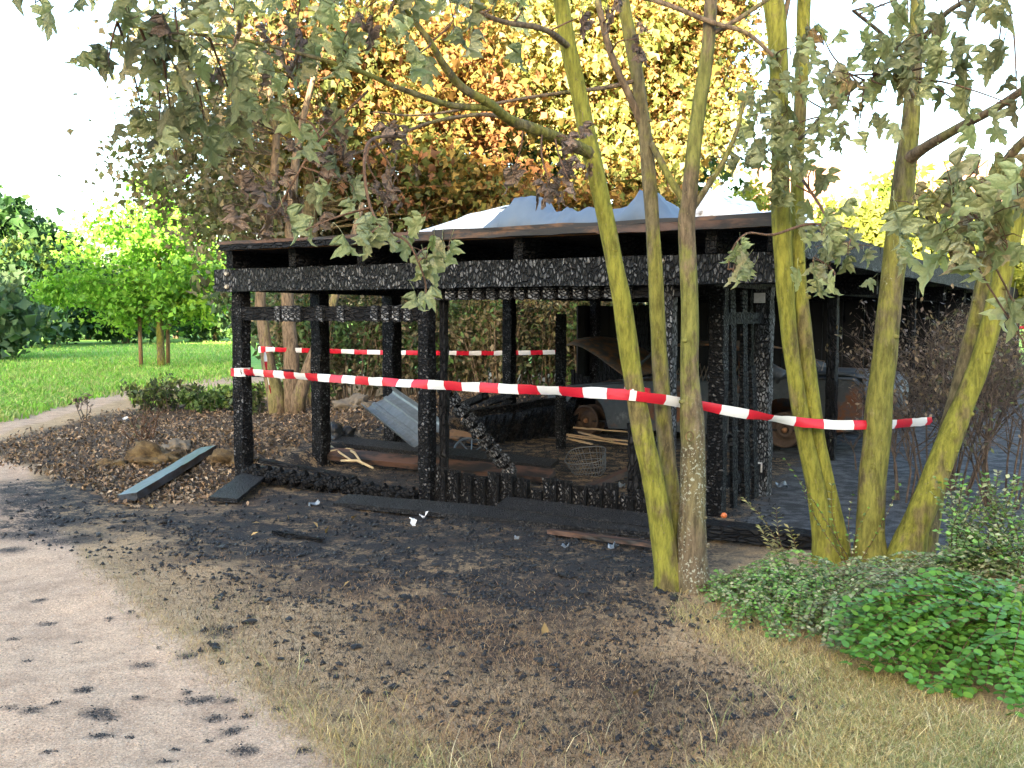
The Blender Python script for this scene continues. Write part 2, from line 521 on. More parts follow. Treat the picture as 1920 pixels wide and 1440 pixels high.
NEAR_PATH = gpoly([(-900, 840), (0, 858), (60, 880), (100, 950), (165, 1060), (230, 1118), (310, 1192), (400, 1258), (520, 1338), (655, 1440), (800, 1560)]) + [Vector((0.9, -6, 0)), Vector((-14, -6, 0))]
FAR_PATH = gpoly([(-700, 960), (-300, 890), (0, 815), (150, 772), (240, 748), (440, 728), (620, 716), (900, 706), (900, 696), (620, 700), (440, 706), (240, 727), (120, 755), (0, 787), (-300, 850), (-700, 930)])
SOOT = gpoly([(-60, 905), (130, 880), (240, 900), (330, 960), (430, 950), (470, 860), (800, 800), (1000, 770), (1500, 780), (1700, 860), (1560, 990), (1400, 1045), (1290, 1130), (1180, 1185), (960, 1160), (720, 1105), (500, 1075), (330, 1050), (220, 1010), (120, 1000), (-60, 1010)])
SCORCH = gpoly([(130, 880), (300, 930), (460, 900), (900, 850), (1400, 1020), (1310, 1110), (1290, 1190), (1420, 1250), (1520, 1330), (1480, 1420), (1300, 1480), (1000, 1460), (860, 1400), (640, 1290), (500, 1180), (300, 1110), (190, 1060), (110, 960)])
LITTER = gpoly([(-80, 845), (0, 822), (140, 790), (230, 768), (330, 760), (450, 752), (560, 748), (760, 740), (1040, 735), (1040, 790), (800, 835), (600, 845), (470, 895), (400, 930), (220, 940), (90, 885), (0, 862)])
MEADOW = [Vector((-400, 18, 0))] + gpoly([(-300, 850), (0, 787), (120, 755), (240, 727), (440, 706), (620, 700), (900, 696)]) + [Vector((60, 40, 0)), Vector((400, 60, 0)), Vector((400, 600, 0)), Vector((-400, 600, 0))]
DRIVE = [C(4.9, -0.2), C(5.6, -0.3), C(12, 0.5), C(13, 24), C(-0.1, 24), C(-0.1, 4.6), C(4.3, 4.3)]
STAINS = [(155, 1298, 22, 7), (185, 1340, 34, 14), (60, 1335, 26, 9), (270, 1252, 26, 7), (355, 1238, 26, 8), (160, 1295, 18, 7), (375, 1315, 40, 11), (430, 1318, 16, 7),
          (402, 1348, 26, 9), (435, 1372, 26, 12), (463, 1344, 16, 7), (460, 1410, 34, 12), (570, 1408, 22, 11), (205, 1345, 18, 8), (190, 1382, 32, 9), (105, 1322, 14, 6), (260, 1310, 20, 5),
          (75, 1125, 16, 5), (88, 1165, 20, 5), (205, 1160, 10, 4), (245, 1150, 10, 4), (25, 1195, 16, 4), (20, 1330, 18, 6), (90, 1410, 16, 5), (310, 1432, 20, 6), (240, 1385, 14, 4), (330, 1405, 12, 5),
          (350, 1300, 14, 6), (145, 1200, 12, 4), (300, 1225, 8, 4), (520, 1330, 18, 8), (390, 1390, 12, 5), (50, 1240, 10, 4),
          (60, 940, 90, 14), (110, 975, 80, 14), (60, 1000, 90, 12), (150, 1010, 60, 14), (20, 925, 60, 10), (20, 1030, 40, 7), (110, 1015, 40, 8),
          (410, 1190, 36, 16), (640, 1340, 26, 10), (600, 1330, 14, 6), (720, 1420, 24, 9), (1440, 1345, 22, 8)]

def H(x, y):
    """terrain height, arrays"""
    a = (x - L0.x) * U.x + (y - L0.y) * U.y
    b = (x - L0.x) * V.x + (y - L0.y) * V.y
    sm = lambda t: np.clip(t, 0, 1) ** 2 * (3 - 2 * np.clip(t, 0, 1))
    bank = (0.06 * sm((b + 0.2) / 0.6) + 0.13 * sm((b - 0.4) / 0.8) + 0.14 * sm((b - 2.5) / 3.0)) * sm((0.12 - a) / 0.3) * sm((a + 5.5) / 4.5) * sm((12 - b) / 5)
    nz = 0.012 * np.sin(x * 2.3 + 1.7 * np.sin(y * 1.1)) + 0.010 * np.sin(y * 3.1 + 2 * np.sin(x * 1.7)) + 0.006 * np.sin(x * 7.1 + y * 5.3) + 0.005 * np.sin(x * 13.1 - y * 9.3)
    ins = sm((a + 0.1) / 0.3) * sm((b + 0.3) / 0.5)
    far = 0.5 * sm((y - 30) / 60) * (0.5 + 0.5 * np.sin(x * 0.05))
    right = 0.10 * sm((x - 1.6) / 1.2) * sm((7.2 - y) / 1.5) * sm((y - 4.0) / 1.0)
    return bank + nz * (1 - 0.85 * ins) + far * 0 + right

def Hs(x, y):
    return float(H(np.array([x]), np.array([y]))[0])

def GH(px, py):
    """point of the terrain seen at a pixel"""
    p = G(px, py)
    for _ in range(4):
        p = G(px, py, Hs(p.x, p.y))
    return p

def axis(fine0, fine1, step, lo, hi, gr):
    c = list(np.arange(fine0, fine1, step))
    s = step; x = c[-1]
    while x < hi:
        s *= gr; x += s; c.append(x)
    s = step; x = c[0]; pre = []
    while x > lo:
        s *= gr; x -= s; pre.append(x)
    return np.array(pre[::-1] + c)
xs = axis(-3.2, 3.4, 0.03, -300, 300, 1.045)
ys = [2.4]
while ys[-1] < 20: ys.append(ys[-1] * 1.0072)
while ys[-1] < 700: ys.append(ys[-1] * 1.03)
pre = []; y = 2.4; s = 0.05
while y > -120:
    s *= 1.18; y -= s; pre.append(y)
ys = np.array(pre[::-1] + ys)
GX, GY = np.meshgrid(xs, ys)
gx, gy = GX.ravel(), GY.ravel()
gz = H(gx, gy)
nx, ny = len(xs), len(ys)
ii = np.arange(nx * ny).reshape(ny, nx)
q = np.stack([ii[:-1, :-1], ii[:-1, 1:], ii[1:, 1:], ii[1:, :-1]], -1).reshape(-1, 4)
gm = bpy.data.meshes.new('ground')
gm.vertices.add(nx * ny)
gm.vertices.foreach_set('co', np.stack([gx, gy, gz], -1).ravel())
gm.loops.add(q.size); gm.polygons.add(len(q))
gm.loops.foreach_set('vertex_index', q.ravel())
gm.polygons.foreach_set('loop_start', np.arange(0, q.size, 4))
gm.polygons.foreach_set('use_smooth', np.ones(len(q), bool))
gm.update(calc_edges=True)
def fattr(name, arr):
    gm.attributes.new(name, 'FLOAT', 'POINT').data.foreach_set('value', arr.astype(np.float32))
fattr('path', np.maximum(poly_sd(gx, gy, NEAR_PATH), poly_sd(gx, gy, FAR_PATH)))
fattr('soot', poly_sd(gx, gy, SOOT))
fattr('scorch', poly_sd(gx, gy, SCORCH))
fattr('litterz', poly_sd(gx, gy, LITTER))
fattr('meadow', poly_sd(gx, gy, MEADOW))
fattr('drive', poly_sd(gx, gy, DRIVE))
st = np.full(gx.shape, -1.0)
for (px, py, rx, ry) in STAINS:
    c = G(px, py); rxm = S(rx, c.y) * 1.1
    rym = abs(G(px, py - ry).y - G(px, py + ry).y) / 2
    d = 1 - np.sqrt(((gx - c.x) / rxm) ** 2 + ((gy - c.y) / rym) ** 2)
    st = np.maximum(st, d)
fattr('stain', st)

n = N('ground')
pos = n.world()
big = n.noise(pos, 1.3, 5, 0.6)
mid = n.noise(pos, 6.0, 5, 0.65)
fin = n.noise(pos, 40.0, 4, 0.65)
fin2 = n.noise(pos, 160.0, 3, 0.6)
nzm = n.m('ADD', n.m('MULTIPLY', big, 0.45), n.m('ADD', n.m('MULTIPLY', mid, 0.35), n.m('MULTIPLY', fin, 0.2)))
def mask(att, amp, lo, hi, nz=None):
    v = n.m('ADD', n.attr(att), n.m('MULTIPLY', n.m('SUBTRACT', nzm if nz is None else nz, 0.5), amp))
    return n.ss(v, lo, hi)
dry = n.ramp(n.m('ADD', n.m('MULTIPLY', mid, 0.6), n.m('MULTIPLY', fin, 0.4)), [(0.3, (0.26, 0.17, 0.085)), (0.5, (0.42, 0.29, 0.165)), (0.7, (0.56, 0.41, 0.26))])
green = n.ramp(n.m('ADD', n.m('MULTIPLY', big, 0.5), n.m('MULTIPLY', fin, 0.5)), [(0.3, (0.13, 0.29, 0.045)), (0.5, (0.19, 0.39, 0.065)), (0.72, (0.31, 0.43, 0.13))])
c = n.mix(mask('meadow', 0.6, -0.1, 0.3), dry, green)
grav = n.ramp(n.m('ADD', n.m('MULTIPLY', mid, 0.35), n.m('ADD', n.m('MULTIPLY', fin, 0.35), n.m('MULTIPLY', fin2, 0.3))), [(0.32, (0.37, 0.245, 0.165)), (0.5, (0.52, 0.365, 0.255)), (0.68, (0.62, 0.46, 0.335))])
grav = n.mix(1.0, grav, n.ramp(n.m('ADD', n.m('MULTIPLY', big, 0.6), n.m('MULTIPLY', mid, 0.4)), [(0.36, (0.78, 0.77, 0.76)), (0.5, (1.0, 0.99, 0.97)), (0.64, (1.12, 1.1, 1.06))]), 'MULTIPLY')
lit = n.ramp(n.m('ADD', n.m('MULTIPLY', mid, 0.5), n.m('MULTIPLY', fin, 0.5)), [(0.35, (0.035, 0.024, 0.017)), (0.52, (0.1, 0.066, 0.04)), (0.7, (0.2, 0.14, 0.085))])
c = n.mix(mask('litterz', 0.5, -0.1, 0.25), c, lit)
scv = n.m('MULTIPLY', mask('scorch', 2.2, -0.2, 1.0), n.m('ADD', 0.2, n.m('MULTIPLY', n.ss(n.m('ADD', n.m('MULTIPLY', big, 0.4), n.m('ADD', n.m('MULTIPLY', mid, 0.35), n.m('MULTIPLY', fin, 0.25))), 0.41, 0.52), 0.8)))
scc = n.mix(n.ss(fin, 0.38, 0.62), (0.04, 0.028, 0.022), (0.21, 0.13, 0.075))
c = n.mix(scv, c, scc)
flk = n.ss(n.noise(pos, 15, 6, 0.78), 0.53, 0.6)
c = n.mix(n.m('MULTIPLY', n.m('MULTIPLY', flk, 0.85), mask('scorch', 2.2, -0.3, 0.2)), c, (0.022, 0.02, 0.02))
c = n.mix(mask('path', 0.4, -0.06, 0.08), c, grav)
smg = n.m('MULTIPLY', n.ss(n.m('ADD', n.attr('stain'), n.m('MULTIPLY', n.m('SUBTRACT', n.noise(pos, 22, 4, 0.7), 0.5), 1.6)), -0.35, 0.8), 0.5)
c = n.mix(smg, c, (0.045, 0.045, 0.05))
stv = n.ss(n.m('ADD', n.attr('stain'), n.m('MULTIPLY', n.m('SUBTRACT', n.noise(pos, 38, 5, 0.8), 0.5), 3.2)), -0.1, 1.0)
c = n.mix(n.m('MULTIPLY', stv, 0.85), c, (0.026, 0.027, 0.03))
sot = n.m('MULTIPLY', mask('soot', 2.4, -0.35, 0.6), n.m('ADD', 0.3, n.m('MULTIPLY', n.ss(n.m('ADD', n.m('MULTIPLY', mid, 0.55), n.m('MULTIPLY', fin, 0.45)), 0.42, 0.52), 0.7)))
soc = n.mix(n.ss(fin2, 0.45, 0.65), (0.017, 0.017, 0.019), (0.05, 0.045, 0.043))
c = n.mix(sot, c, soc)
drc = n.mix(n.ss(mid, 0.4, 0.65), (0.035, 0.036, 0.04), (0.11, 0.115, 0.125))
c = n.mix(mask('drive', 0.15, -0.1, 0.2), c, drc)
gr = n.noise(pos, 95, 6, 0.85)
c = n.mix(1.0, c, n.ramp(gr, [(0.32, (0.3, 0.29, 0.28)), (0.5, (1.0, 1.0, 1.0)), (0.68, (1.7, 1.66, 1.58))]), 'MULTIPLY')
ht = n.m('ADD', n.m('MULTIPLY', mid, 1.0), n.m('ADD', n.m('MULTIPLY', fin, 0.5), n.m('MULTIPLY', fin2, 0.25)))
M['ground'] = n.done(n.pbr(c, 0.9, n.bump(ht, 0.8, 0.03), spec=0.25))
gm.materials.append(M['ground'])
ground = tag(obj('ground', gm), kind='structure')

# ------------------------------------------------------------------ scatter helpers
def pmesh(name, verts, faces, mat, colr=None, smooth=False):
    me = bpy.data.meshes.new(name)
    verts = np.asarray(verts, np.float32).reshape(-1, 3); faces = np.asarray(faces, np.int32)
    k = faces.shape[1]
    me.vertices.add(len(verts)); me.vertices.foreach_set('co', verts.ravel())
    me.loops.add(faces.size); me.polygons.add(len(faces))
    me.loops.foreach_set('vertex_index', faces.ravel())
    me.polygons.foreach_set('loop_start', np.arange(0, faces.size, k))
    if smooth: me.polygons.foreach_set('use_smooth', np.ones(len(faces), bool))
    me.update(calc_edges=True)
    if colr is not None:
        a = me.attributes.new('Col', 'FLOAT_COLOR', 'POINT')
        a.data.foreach_set('color', np.concatenate([colr, np.ones((len(colr), 1))], 1).astype(np.float32).ravel())
    me.materials.append(mat)
    return me

def unit(v):
    return v / (np.linalg.norm(v, axis=1, keepdims=True) + 1e-9)

def leaf_arrays(cen, size, colr, hang=0.35, aspect=0.55, flat=0.0, fold=0.25):
    """each leaf a folded rhombus of two triangles"""
    k = len(cen)
    d = unit(rng.normal(size=(k, 3)) + np.array([0, 0, -hang * 2.0]))
    nn = rng.normal(size=(k, 3)); nn[:, 2] += flat * 4
    sdir = unit(np.cross(d, nn)); up = np.cross(sdir, d)
    sz = np.asarray(size).reshape(-1, 1) * np.ones((k, 1))
    wd = sz * aspect * 0.5
    v = np.empty((k, 4, 3))
    v[:, 0] = cen - d * sz * 0.5
    v[:, 1] = cen + sdir * wd + up * wd * fold - d * sz * 0.06
    v[:, 2] = cen + d * sz * 0.5
    v[:, 3] = cen - sdir * wd + up * wd * fold - d * sz * 0.06
    b = np.arange(k)[:, None] * 4
    f = np.concatenate([b + np.array([[0, 1, 2]]), b + np.array([[0, 2, 3]])], 1).reshape(-1, 3)
    return v.reshape(-1, 3), f, np.repeat(colr, 4, axis=0)

def lobed_arrays(cen, size, colr, hang=0.35, aspect=0.9, fold=0.3):
    """each leaf a three-lobed blade of four triangles"""
    k = len(cen)
    d = unit(rng.normal(size=(k, 3)) + np.array([0, 0, -hang * 2.0]))
    sdir = unit(np.cross(d, rng.normal(size=(k, 3)))); up = np.cross(sdir, d)
    sz = np.asarray(size).reshape(-1, 1) * np.ones((k, 1))
    tmpl = np.array([(0, -0.45), (0.5, -0.12), (0.2, 0.08), (0.05, 0.55), (-0.22, 0.1), (-0.5, -0.08)])
    v = np.empty((k, 6, 3))
    for i, (x, y) in enumerate(tmpl):
        jx = x * aspect * (0.8 + 0.45 * rng.random((k, 1))); jy = y * (0.85 + 0.3 * rng.random((k, 1)))
        v[:, i] = cen + sz * (sdir * jx + d * jy + up * np.abs(jx) * fold * (0.3 + 1.4 * rng.random((k, 1))))
    f = (np.array([[0, 1, 2], [0, 2, 3], [0, 3, 4], [0, 4, 5]])[None] + np.arange(k)[:, None, None] * 6).reshape(-1, 3)
    return v.reshape(-1, 3), f, np.repeat(colr, 6, axis=0)

def leaf_cloud(name, cen, size, colr, mat, parent=None, lobed=False, **kw):
    v, f, cc = lobed_arrays(cen, size, colr, kw.get('hang', 0.35)) if lobed else leaf_arrays(cen, size, colr, **kw)
    base = WL(parent) if parent is not None else Vector((0, 0, 0))
    v = v - np.array(base)[None]
    o = obj(name, pmesh(name, v, f, mat, cc), parent, loc=base if parent is not None else None)
    return o

def pnoise(p, s, seed=0.0):
    x, y, z = (p[:, i] * s + seed * (1.3 + i) for i in range(3))
    return (np.sin(x * 1.7 + 1.3 * np.sin(y * 1.1 + z)) + np.sin(y * 2.1 + 1.1 * np.sin(z * 1.3 + x)) + np.sin(z * 1.9 + 1.2 * np.sin(x * 0.9 + y * 1.4))) / 3.0

def palette(p, pal, s=0.9, seed=0.0, jit=0.35):
    """pal: list of colours; leaves of one clump share a colour"""
    k = len(p); t = pnoise(p, s, seed) * 0.5 + 0.5 + rng.normal(size=k) * jit * 0.35
    idx = np.clip((t * len(pal)).astype(int), 0, len(pal) - 1)
    return np.array(pal)[idx]

# ------------------------------------------------------------------ unseen houses added behind the viewer to shade the yard, and the far house
def house(name, label, cpos, ang, length, depth, eave, ridge, nwin, cat='house'):
    r = empty(name, cpos, label, cat)
    rot = Matrix.Rotation(ang, 4, 'Z')
    def put(nm, mb, mat):
        m = rot.copy(); m.translation = Vector(cpos)
        return obj(nm, mb.mesh(nm, mat), r, mat4=m)
    l, d = length / 2, depth / 2
    b = MB()
    b.add([(-l, -d, 0), (l, -d, 0), (l, d, 0), (-l, d, 0), (-l, -d, eave), (l, -d, eave), (l, d, eave), (-l, d, eave), (-l, 0, ridge), (l, 0, ridge)],
          [(0, 1, 5, 4), (2, 3, 7, 6), (1, 2, 6, 9, 5), (3, 0, 4, 8, 7)])
    put('wall', b, M['house_wall'])
    b = MB()
    ov = 0.4; sl = (ridge - eave) / d; t = 0.14
    for sg in (-1, 1):
        y0 = sg * (d + ov); z0 = eave - sl * ov + 0.01
        b.add([(-l - ov, y0, z0), (l + ov, y0, z0), (l + ov, 0, ridge + 0.01), (-l - ov, 0, ridge + 0.01),
               (-l - ov, y0, z0 + t), (l + ov, y0, z0 + t), (l + ov, 0, ridge + t), (-l - ov, 0, ridge + t)],
              [(0, 1, 2, 3), (4, 7, 6, 5), (0, 4, 5, 1), (0, 3, 7, 4), (1, 5, 6, 2)])
    rf = put('roof', b, M['roof_tiles'])
    for i in range(nwin):
        for fl in range(max(1, int(eave // 2.8))):
            x = -l + (i + 0.5) * length / nwin; z = 1.5 + fl * 2.8
            for sg in (-1, 1):
                b = MB().box((x, sg * (d + 0.01), z), (1.3, 0.08, 1.3))
                put('window', b, M['glass_dark'])
    return r

sd2 = Vector((SD.x, SD.y, 0)).normalized(); sp = Vector((-sd2.y, sd2.x, 0))
hc = -sd2 * 52
hang = math.atan2(sp.y, sp.x)
for i, (off, e, rg) in enumerate(((-60, 10.6, 14.5), (-20, 10.8, 14.7), (20, 10.6, 14.4), (60, 10.8, 14.6))):
    house('added_shade_house', ['pale row house farthest right behind the viewer', 'pale row house right behind the viewer', 'pale row house left behind the viewer', 'pale row house farthest left behind the viewer'][i],
          hc + sp * off, hang, 40.0, 12, e, rg, 8)
fh = P(1620, 590, 46)
house('distant_house', 'distant house whose faded red tiled roof shows above the yellow trees', Vector((fh.x, 46, 0)), R(-8), 9.5, 9, 4.6, 8.4, 3)

# ------------------------------------------------------------------ trees
def tree(name, label, trunks, blobs, pal, n_clump, n_leaf, lsize, barkm='bark_brown', group=None, clump_r=0.35, hang=0.35, n_br=40,
         pscale=0.9, seed=0.0, br_r=0.02, mat='leaf', cat='tree', shell=0.0, aspect=0.6, sides=8, twigs=True):
    """trunks: list of [(px,py,Y,radius_px)]; blobs: (px,py,Y,rx_px,ry_px,rdepth_m,weight)"""
    t0 = trunks[0][0]
    base = P(t0[0], t0[1], t0[2]); base.z = Hs(base.x, base.y)
    r = empty(name, base, label, cat, group)
    skel = []
    for tr in trunks:
        pts = [(P(x, y, Y), S(rp, Y)) for (x, y, Y, rp) in tr]
        p, rr = spline(pts, 5)
        if abs(p[0].z - base.z) < 0.5: p[0] = Vector((p[0].x, p[0].y, Hs(p[0].x, p[0].y) - 0.08))
        MB().tube(p, rr, sides, jit=0.12).build('trunk', M[barkm], r, True)
        skel += list(zip(p, rr))[len(p) // 4:]
    wts = np.array([b[6] for b in blobs], float); wts /= wts.sum()
    pick = rng.choice(len(blobs), n_clump, p=wts)
    cl = np.empty((n_clump, 3))
    for i, bi in enumerate(pick):
        px, py, Y, rx, ry, rd, _ = blobs[bi]
        c = P(px, py, Y); d = rng.normal(size=3); d /= np.linalg.norm(d)
        rad = (shell + (1 - shell) * rng.random()) ** (1 / 2.2)
        cl[i] = (c.x + d[0] * rad * S(rx, Y), c.y + d[1] * rad * rd, c.z + d[2] * rad * S(ry, Y))
    per = n_leaf // n_clump
    cr = clump_r * (0.5 + rng.random((n_clump, 1, 1)))
    pts = (cl[:, None, :] + rng.normal(size=(n_clump, per, 3)) * cr * np.array([1, 1, 0.7])).reshape(-1, 3)
    cc = palette(np.repeat(cl, per, axis=0), pal, pscale, seed)
    sz = lsize * (0.4 + 1.25 * rng.random(len(pts)) ** 1.7)
    leaf_cloud('crown', pts, sz * 1.1, cc, M[mat], r, hang=hang, aspect=aspect, lobed=True)
    if n_br and twigs:
        b = MB()
        sk = np.array([tuple(s[0]) for s in skel])
        for i in rng.choice(n_clump, min(n_br, n_clump), replace=False):
            e = cl[i]
            dd = np.linalg.norm(sk - e, axis=1) + np.where(sk[:, 2] > e[2] - 0.1, 3.0, 0.0)
            s = Vector(sk[dd.argmin()]); e = Vector(e)
            mid = s.lerp(e, 0.5) + Vector(rng.normal(size=3) * 0.08 * (e - s).length) + Vector((0, 0, 0.06 * (e - s).length))
            ln = (e - s).length
            p, rr = spline([(s, br_r * (0.5 + 0.25 * ln)), (mid, br_r * 0.7), (e, br_r * 0.25)], 4)
            b.tube(p, rr, 5, cap=False)
        b.build('limbs', M[barkm], r, True)
    return r

GOLD = [(0.3, 0.22, 0.04), (0.34, 0.28, 0.08), (0.38, 0.34, 0.15), (0.16, 0.19, 0.05), (0.34, 0.24, 0.07), (0.26, 0.15, 0.06), (0.12, 0.15, 0.04)]
RUST = [(0.24, 0.11, 0.045), (0.28, 0.16, 0.05), (0.15, 0.15, 0.04), (0.3, 0.21, 0.06), (0.09, 0.11, 0.03), (0.2, 0.095, 0.045), (0.12, 0.13, 0.04)]
OLIVE = [(0.16, 0.15, 0.08), (0.2, 0.17, 0.1), (0.13, 0.15, 0.06), (0.23, 0.19, 0.12), (0.14, 0.12, 0.08)]
DULL = [(0.085, 0.08, 0.035), (0.13, 0.1, 0.045), (0.1, 0.075, 0.04), (0.07, 0.08, 0.03), (0.16, 0.12, 0.05)]
FRESHL = [(0.13, 0.3, 0.035), (0.16, 0.36, 0.04), (0.2, 0.4, 0.05), (0.15, 0.32, 0.07), (0.25, 0.42, 0.05)]
FRESH = [(0.08, 0.2, 0.025), (0.1, 0.25, 0.03), (0.13, 0.28, 0.03), (0.1, 0.22, 0.05), (0.17, 0.3, 0.03)]
DARKG = [(0.025, 0.07, 0.022), (0.035, 0.09, 0.025), (0.045, 0.105, 0.03), (0.03, 0.08, 0.035), (0.06, 0.12, 0.03)]
YELG = [(0.17, 0.22, 0.03), (0.22, 0.26, 0.04), (0.26, 0.27, 0.06), (0.13, 0.2, 0.03)]

tree('golden_tree', 'tall tree with pale golden leaves glowing in the sun above the blue tarp',
     [[(1130, 690, 20, 24), (1115, 520, 20, 20), (1100, 330, 20, 17), (1150, 120, 20, 10), (1170, -60, 20, 6)],
      [(1110, 500, 20, 12), (1180, 330, 20, 9), (1260, 140, 20.4, 6), (1290, 0, 20.4, 4)]],
     [(1120, 120, 20, 190, 190, 1.7, 3), (1260, 110, 20, 140, 170, 1.5, 2.6), (1010, 60, 20, 190, 130, 1.7, 2), (1180, 300, 20, 170, 110, 1.5, 1.6), (1330, 210, 20, 60, 130, 1.0, 0.7), (1180, -40, 20, 260, 100, 2, 1.5)],
     GOLD, 520, 44000, 0.13, 'bark_golden', clump_r=0.3, pscale=0.55, seed=2.0, n_br=60)
tree('green_backdrop_tree', 'darker green tree standing behind the golden one',
     [[(1080, 690, 25, 18), (1070, 480, 25, 15), (1060, 300, 25, 9), (1060, 120, 25, 5)]],
     [(1060, 260, 25, 170, 130, 1.6, 2), (1250, 300, 25, 110, 110, 1.4, 1), (900, 260, 25, 130, 120, 1.5, 1.2), (760, 200, 25, 130, 120, 1.5, 1)],
     [(0.04, 0.085, 0.02), (0.06, 0.11, 0.025), (0.09, 0.13, 0.03)], 260, 9000, 0.2, 'bark_brown', clump_r=0.4, pscale=0.5, seed=6.0, n_br=30)
tree('rust_leaved_tree', 'tree with scorched orange brown leaves behind the middle of the roof',
     [[(600, 700, 18.5, 15), (590, 560, 18.5, 13), (580, 350, 18.5, 12), (590, 220, 18.5, 9), (600, 60, 18.5, 5)],
      [(585, 380, 18.5, 8), (660, 290, 18.7, 6), (760, 250, 18.7, 4)], [(590, 300, 18.5, 7), (690, 180, 18.6, 5), (790, 90, 18.6, 3)]],
     [(700, 170, 18.8, 190, 130, 1.6, 2.4), (830, 210, 18.8, 130, 120, 1.4, 1.6), (760, 320, 18.8, 170, 90, 1.4, 1.5), (620, 70, 18.8, 200, 90, 1.5, 1.4), (490, 120, 18.8, 110, 120, 1.3, 1.3), (520, 270, 18.8, 110, 100, 1.3, 1.1), (890, 120, 18.8, 110, 130, 1.4, 1.0), (900, 360, 18.8, 130, 60, 1.2, 0.8)],
     RUST, 540, 33000, 0.13, 'bark_golden', clump_r=0.3, pscale=0.6, seed=5.0, n_br=90, br_r=0.024)
tree('dull_backdrop_tree', 'dull olive tree filling the gap low behind the carport roof',
     [[(880, 700, 21.5, 14), (870, 500, 21.5, 12), (880, 350, 21.5, 8)]],
     [(800, 400, 21.5, 170, 70, 1.2, 1.5), (640, 400, 21.5, 140, 80, 1.2, 1.5), (960, 400, 21.5, 140, 60, 1.2, 1), (500, 400, 21.5, 110, 80, 1.0, 1.1), (1150, 440, 21.5, 240, 50, 1.0, 1.0)],
     DULL, 480, 17000, 0.125, 'bark_brown', clump_r=0.32, pscale=0.7, seed=3.0, n_br=30)
tree('forked_path_tree', 'olive leaved tree with several stems beside the carport corner',
     [[(522, 762, 15.6, 19), (505, 690, 15.6, 14), (492, 600, 15.6, 11), (489, 545, 15.6, 9.5), (505, 400, 15.6, 9), (518, 270, 15.6, 7.5), (510, 200, 15.6, 6), (490, 60, 15.6, 4)],
      [(548, 760, 15.5, 16), (545, 650, 15.5, 14), (539, 555, 15.5, 12), (545, 420, 15.5, 10), (560, 260, 15.5, 7), (600, 100, 15.5, 4)],
      [(556, 756, 15.4, 15), (575, 700, 15.4, 12), (598, 640, 15.4, 10), (640, 520, 15.4, 8), (680, 380, 15.4, 5)]],
     [(360, 300, 15.6, 100, 110, 1.2, 1.5), (420, 400, 15.6, 110, 70, 1.1, 1.4), (330, 190, 15.6, 70, 70, 1.0, 0.7), (450, 200, 15.6, 90, 120, 1.2, 1.0), (300, 330, 15.6, 60, 50, 0.8, 0.5), (350, 60, 15.6, 120, 60, 1.1, 0.6)],
     OLIVE, 330, 7600, 0.09, 'bark_brown', clump_r=0.3, pscale=0.7, seed=1.0, n_br=80, br_r=0.014)

# young oak with its two stakes
oak = tree('young_oak', 'bright green young oak standing between two stakes on the meadow',
     [[(303, 688, 31, 8), (300, 620, 31, 7), (298, 540, 31, 6), (296, 430, 31, 4), (300, 370, 31, 2)]],
     [(260, 465, 31, 165, 70, 2.3, 2.4), (190, 545, 31, 135, 34, 2.0, 1.7), (345, 540, 31, 115, 45, 2.0, 1.6), (310, 420, 31, 100, 45, 1.6, 1.2), (250, 590, 31, 90, 22, 1.5, 0.7), (390, 500, 31, 60, 70, 1.4, 0.8), (360, 580, 31, 70, 25, 1.4, 0.5), (290, 350, 31, 80, 10, 1.0, 0.18)],
     FRESHL, 330, 17000, 0.15, 'bark_mid', clump_r=0.26, pscale=0.5, seed=4.0, hang=0.2, n_br=70, br_r=0.016)
for (x, lab) in ((265, 'thin brown stake left of the young oak trunk'), (315, 'thin brown stake right of the young oak trunk')):
    b0 = P(x, 690, 31 if x < 300 else 31.6); b0.z = -0.1
    b1 = P(x - (4 if x < 300 else 0), 590, b0.y)
    o = empty('tree_stake', (b0.x, b0.y, 0), lab, 'stake', 'stakes of the young oak')
    MB().tube([b0, b0.lerp(b1, 0.5), b1], [0.07, 0.065, 0.06], 8, jit=0.1).build('pole', M['stake'], o, True)
    MB().tube([b1 + Vector((-0.06, 0.05, -0.12)), P(302, 598, 31)], 0.02, 5).build('strap', M['twig_dark'], o)

# trees along the far edge of the meadow
for i, (x, by, Y, rp, ch, cw, lab, pal) in enumerate([
        (100, 640, 56, 5, 440, 62, 'dark tree on thin trunk at the far edge of the meadow', DARKG),
        (25, 655, 50, 6, 470, 85, 'sun topped tree at the left edge of the picture', DARKG + [(0.09, 0.14, 0.03)]),
        (-40, 690, 36, 6, 590, 70, 'low grey green bush tree on the far left edge', [(0.07, 0.12, 0.06), (0.09, 0.14, 0.07), (0.06, 0.1, 0.05)]),
        (165, 630, 66, 6, 530, 80, 'dark tree left behind the young oak', DARKG),
        (236, 635, 58, 7, 520, 75, 'dark tree directly behind the young oak crown', DARKG),
        (330, 628, 70, 6, 480, 85, 'dark green tree right behind the young oak', DARKG),
        (405, 630, 62, 6, 470, 80, 'mid green tree beside the carport corner far off', FRESH[:2] + DARKG),
        (500, 630, 60, 6, 500, 85, 'dark tree seen through the open left bay of the carport', DARKG)]):
    top = ch; mid = (top + 600) / 2
    tree('meadow_edge_tree', lab, [[(x, by, Y, rp), (x - 2, 590, Y, rp * 0.8), (x, mid, Y, rp * 0.5)]],
         [(x, mid, Y, cw, (600 - top) / 2 + 14, cw * Y / F, 2), (x - cw * 0.3, mid + 25, Y, cw * 0.8, 50, 2, 1), (x + cw * 0.3, mid - 15, Y, cw * 0.6, 45, 2, 1), (x, 605, Y, cw, 22, 2, 0.9)],
         pal, 170, 7000, 0.34, 'bark_brown', 'trees along the far edge of the meadow', clump_r=0.55, n_br=14, seed=i * 1.7, pscale=0.35, br_r=0.03)
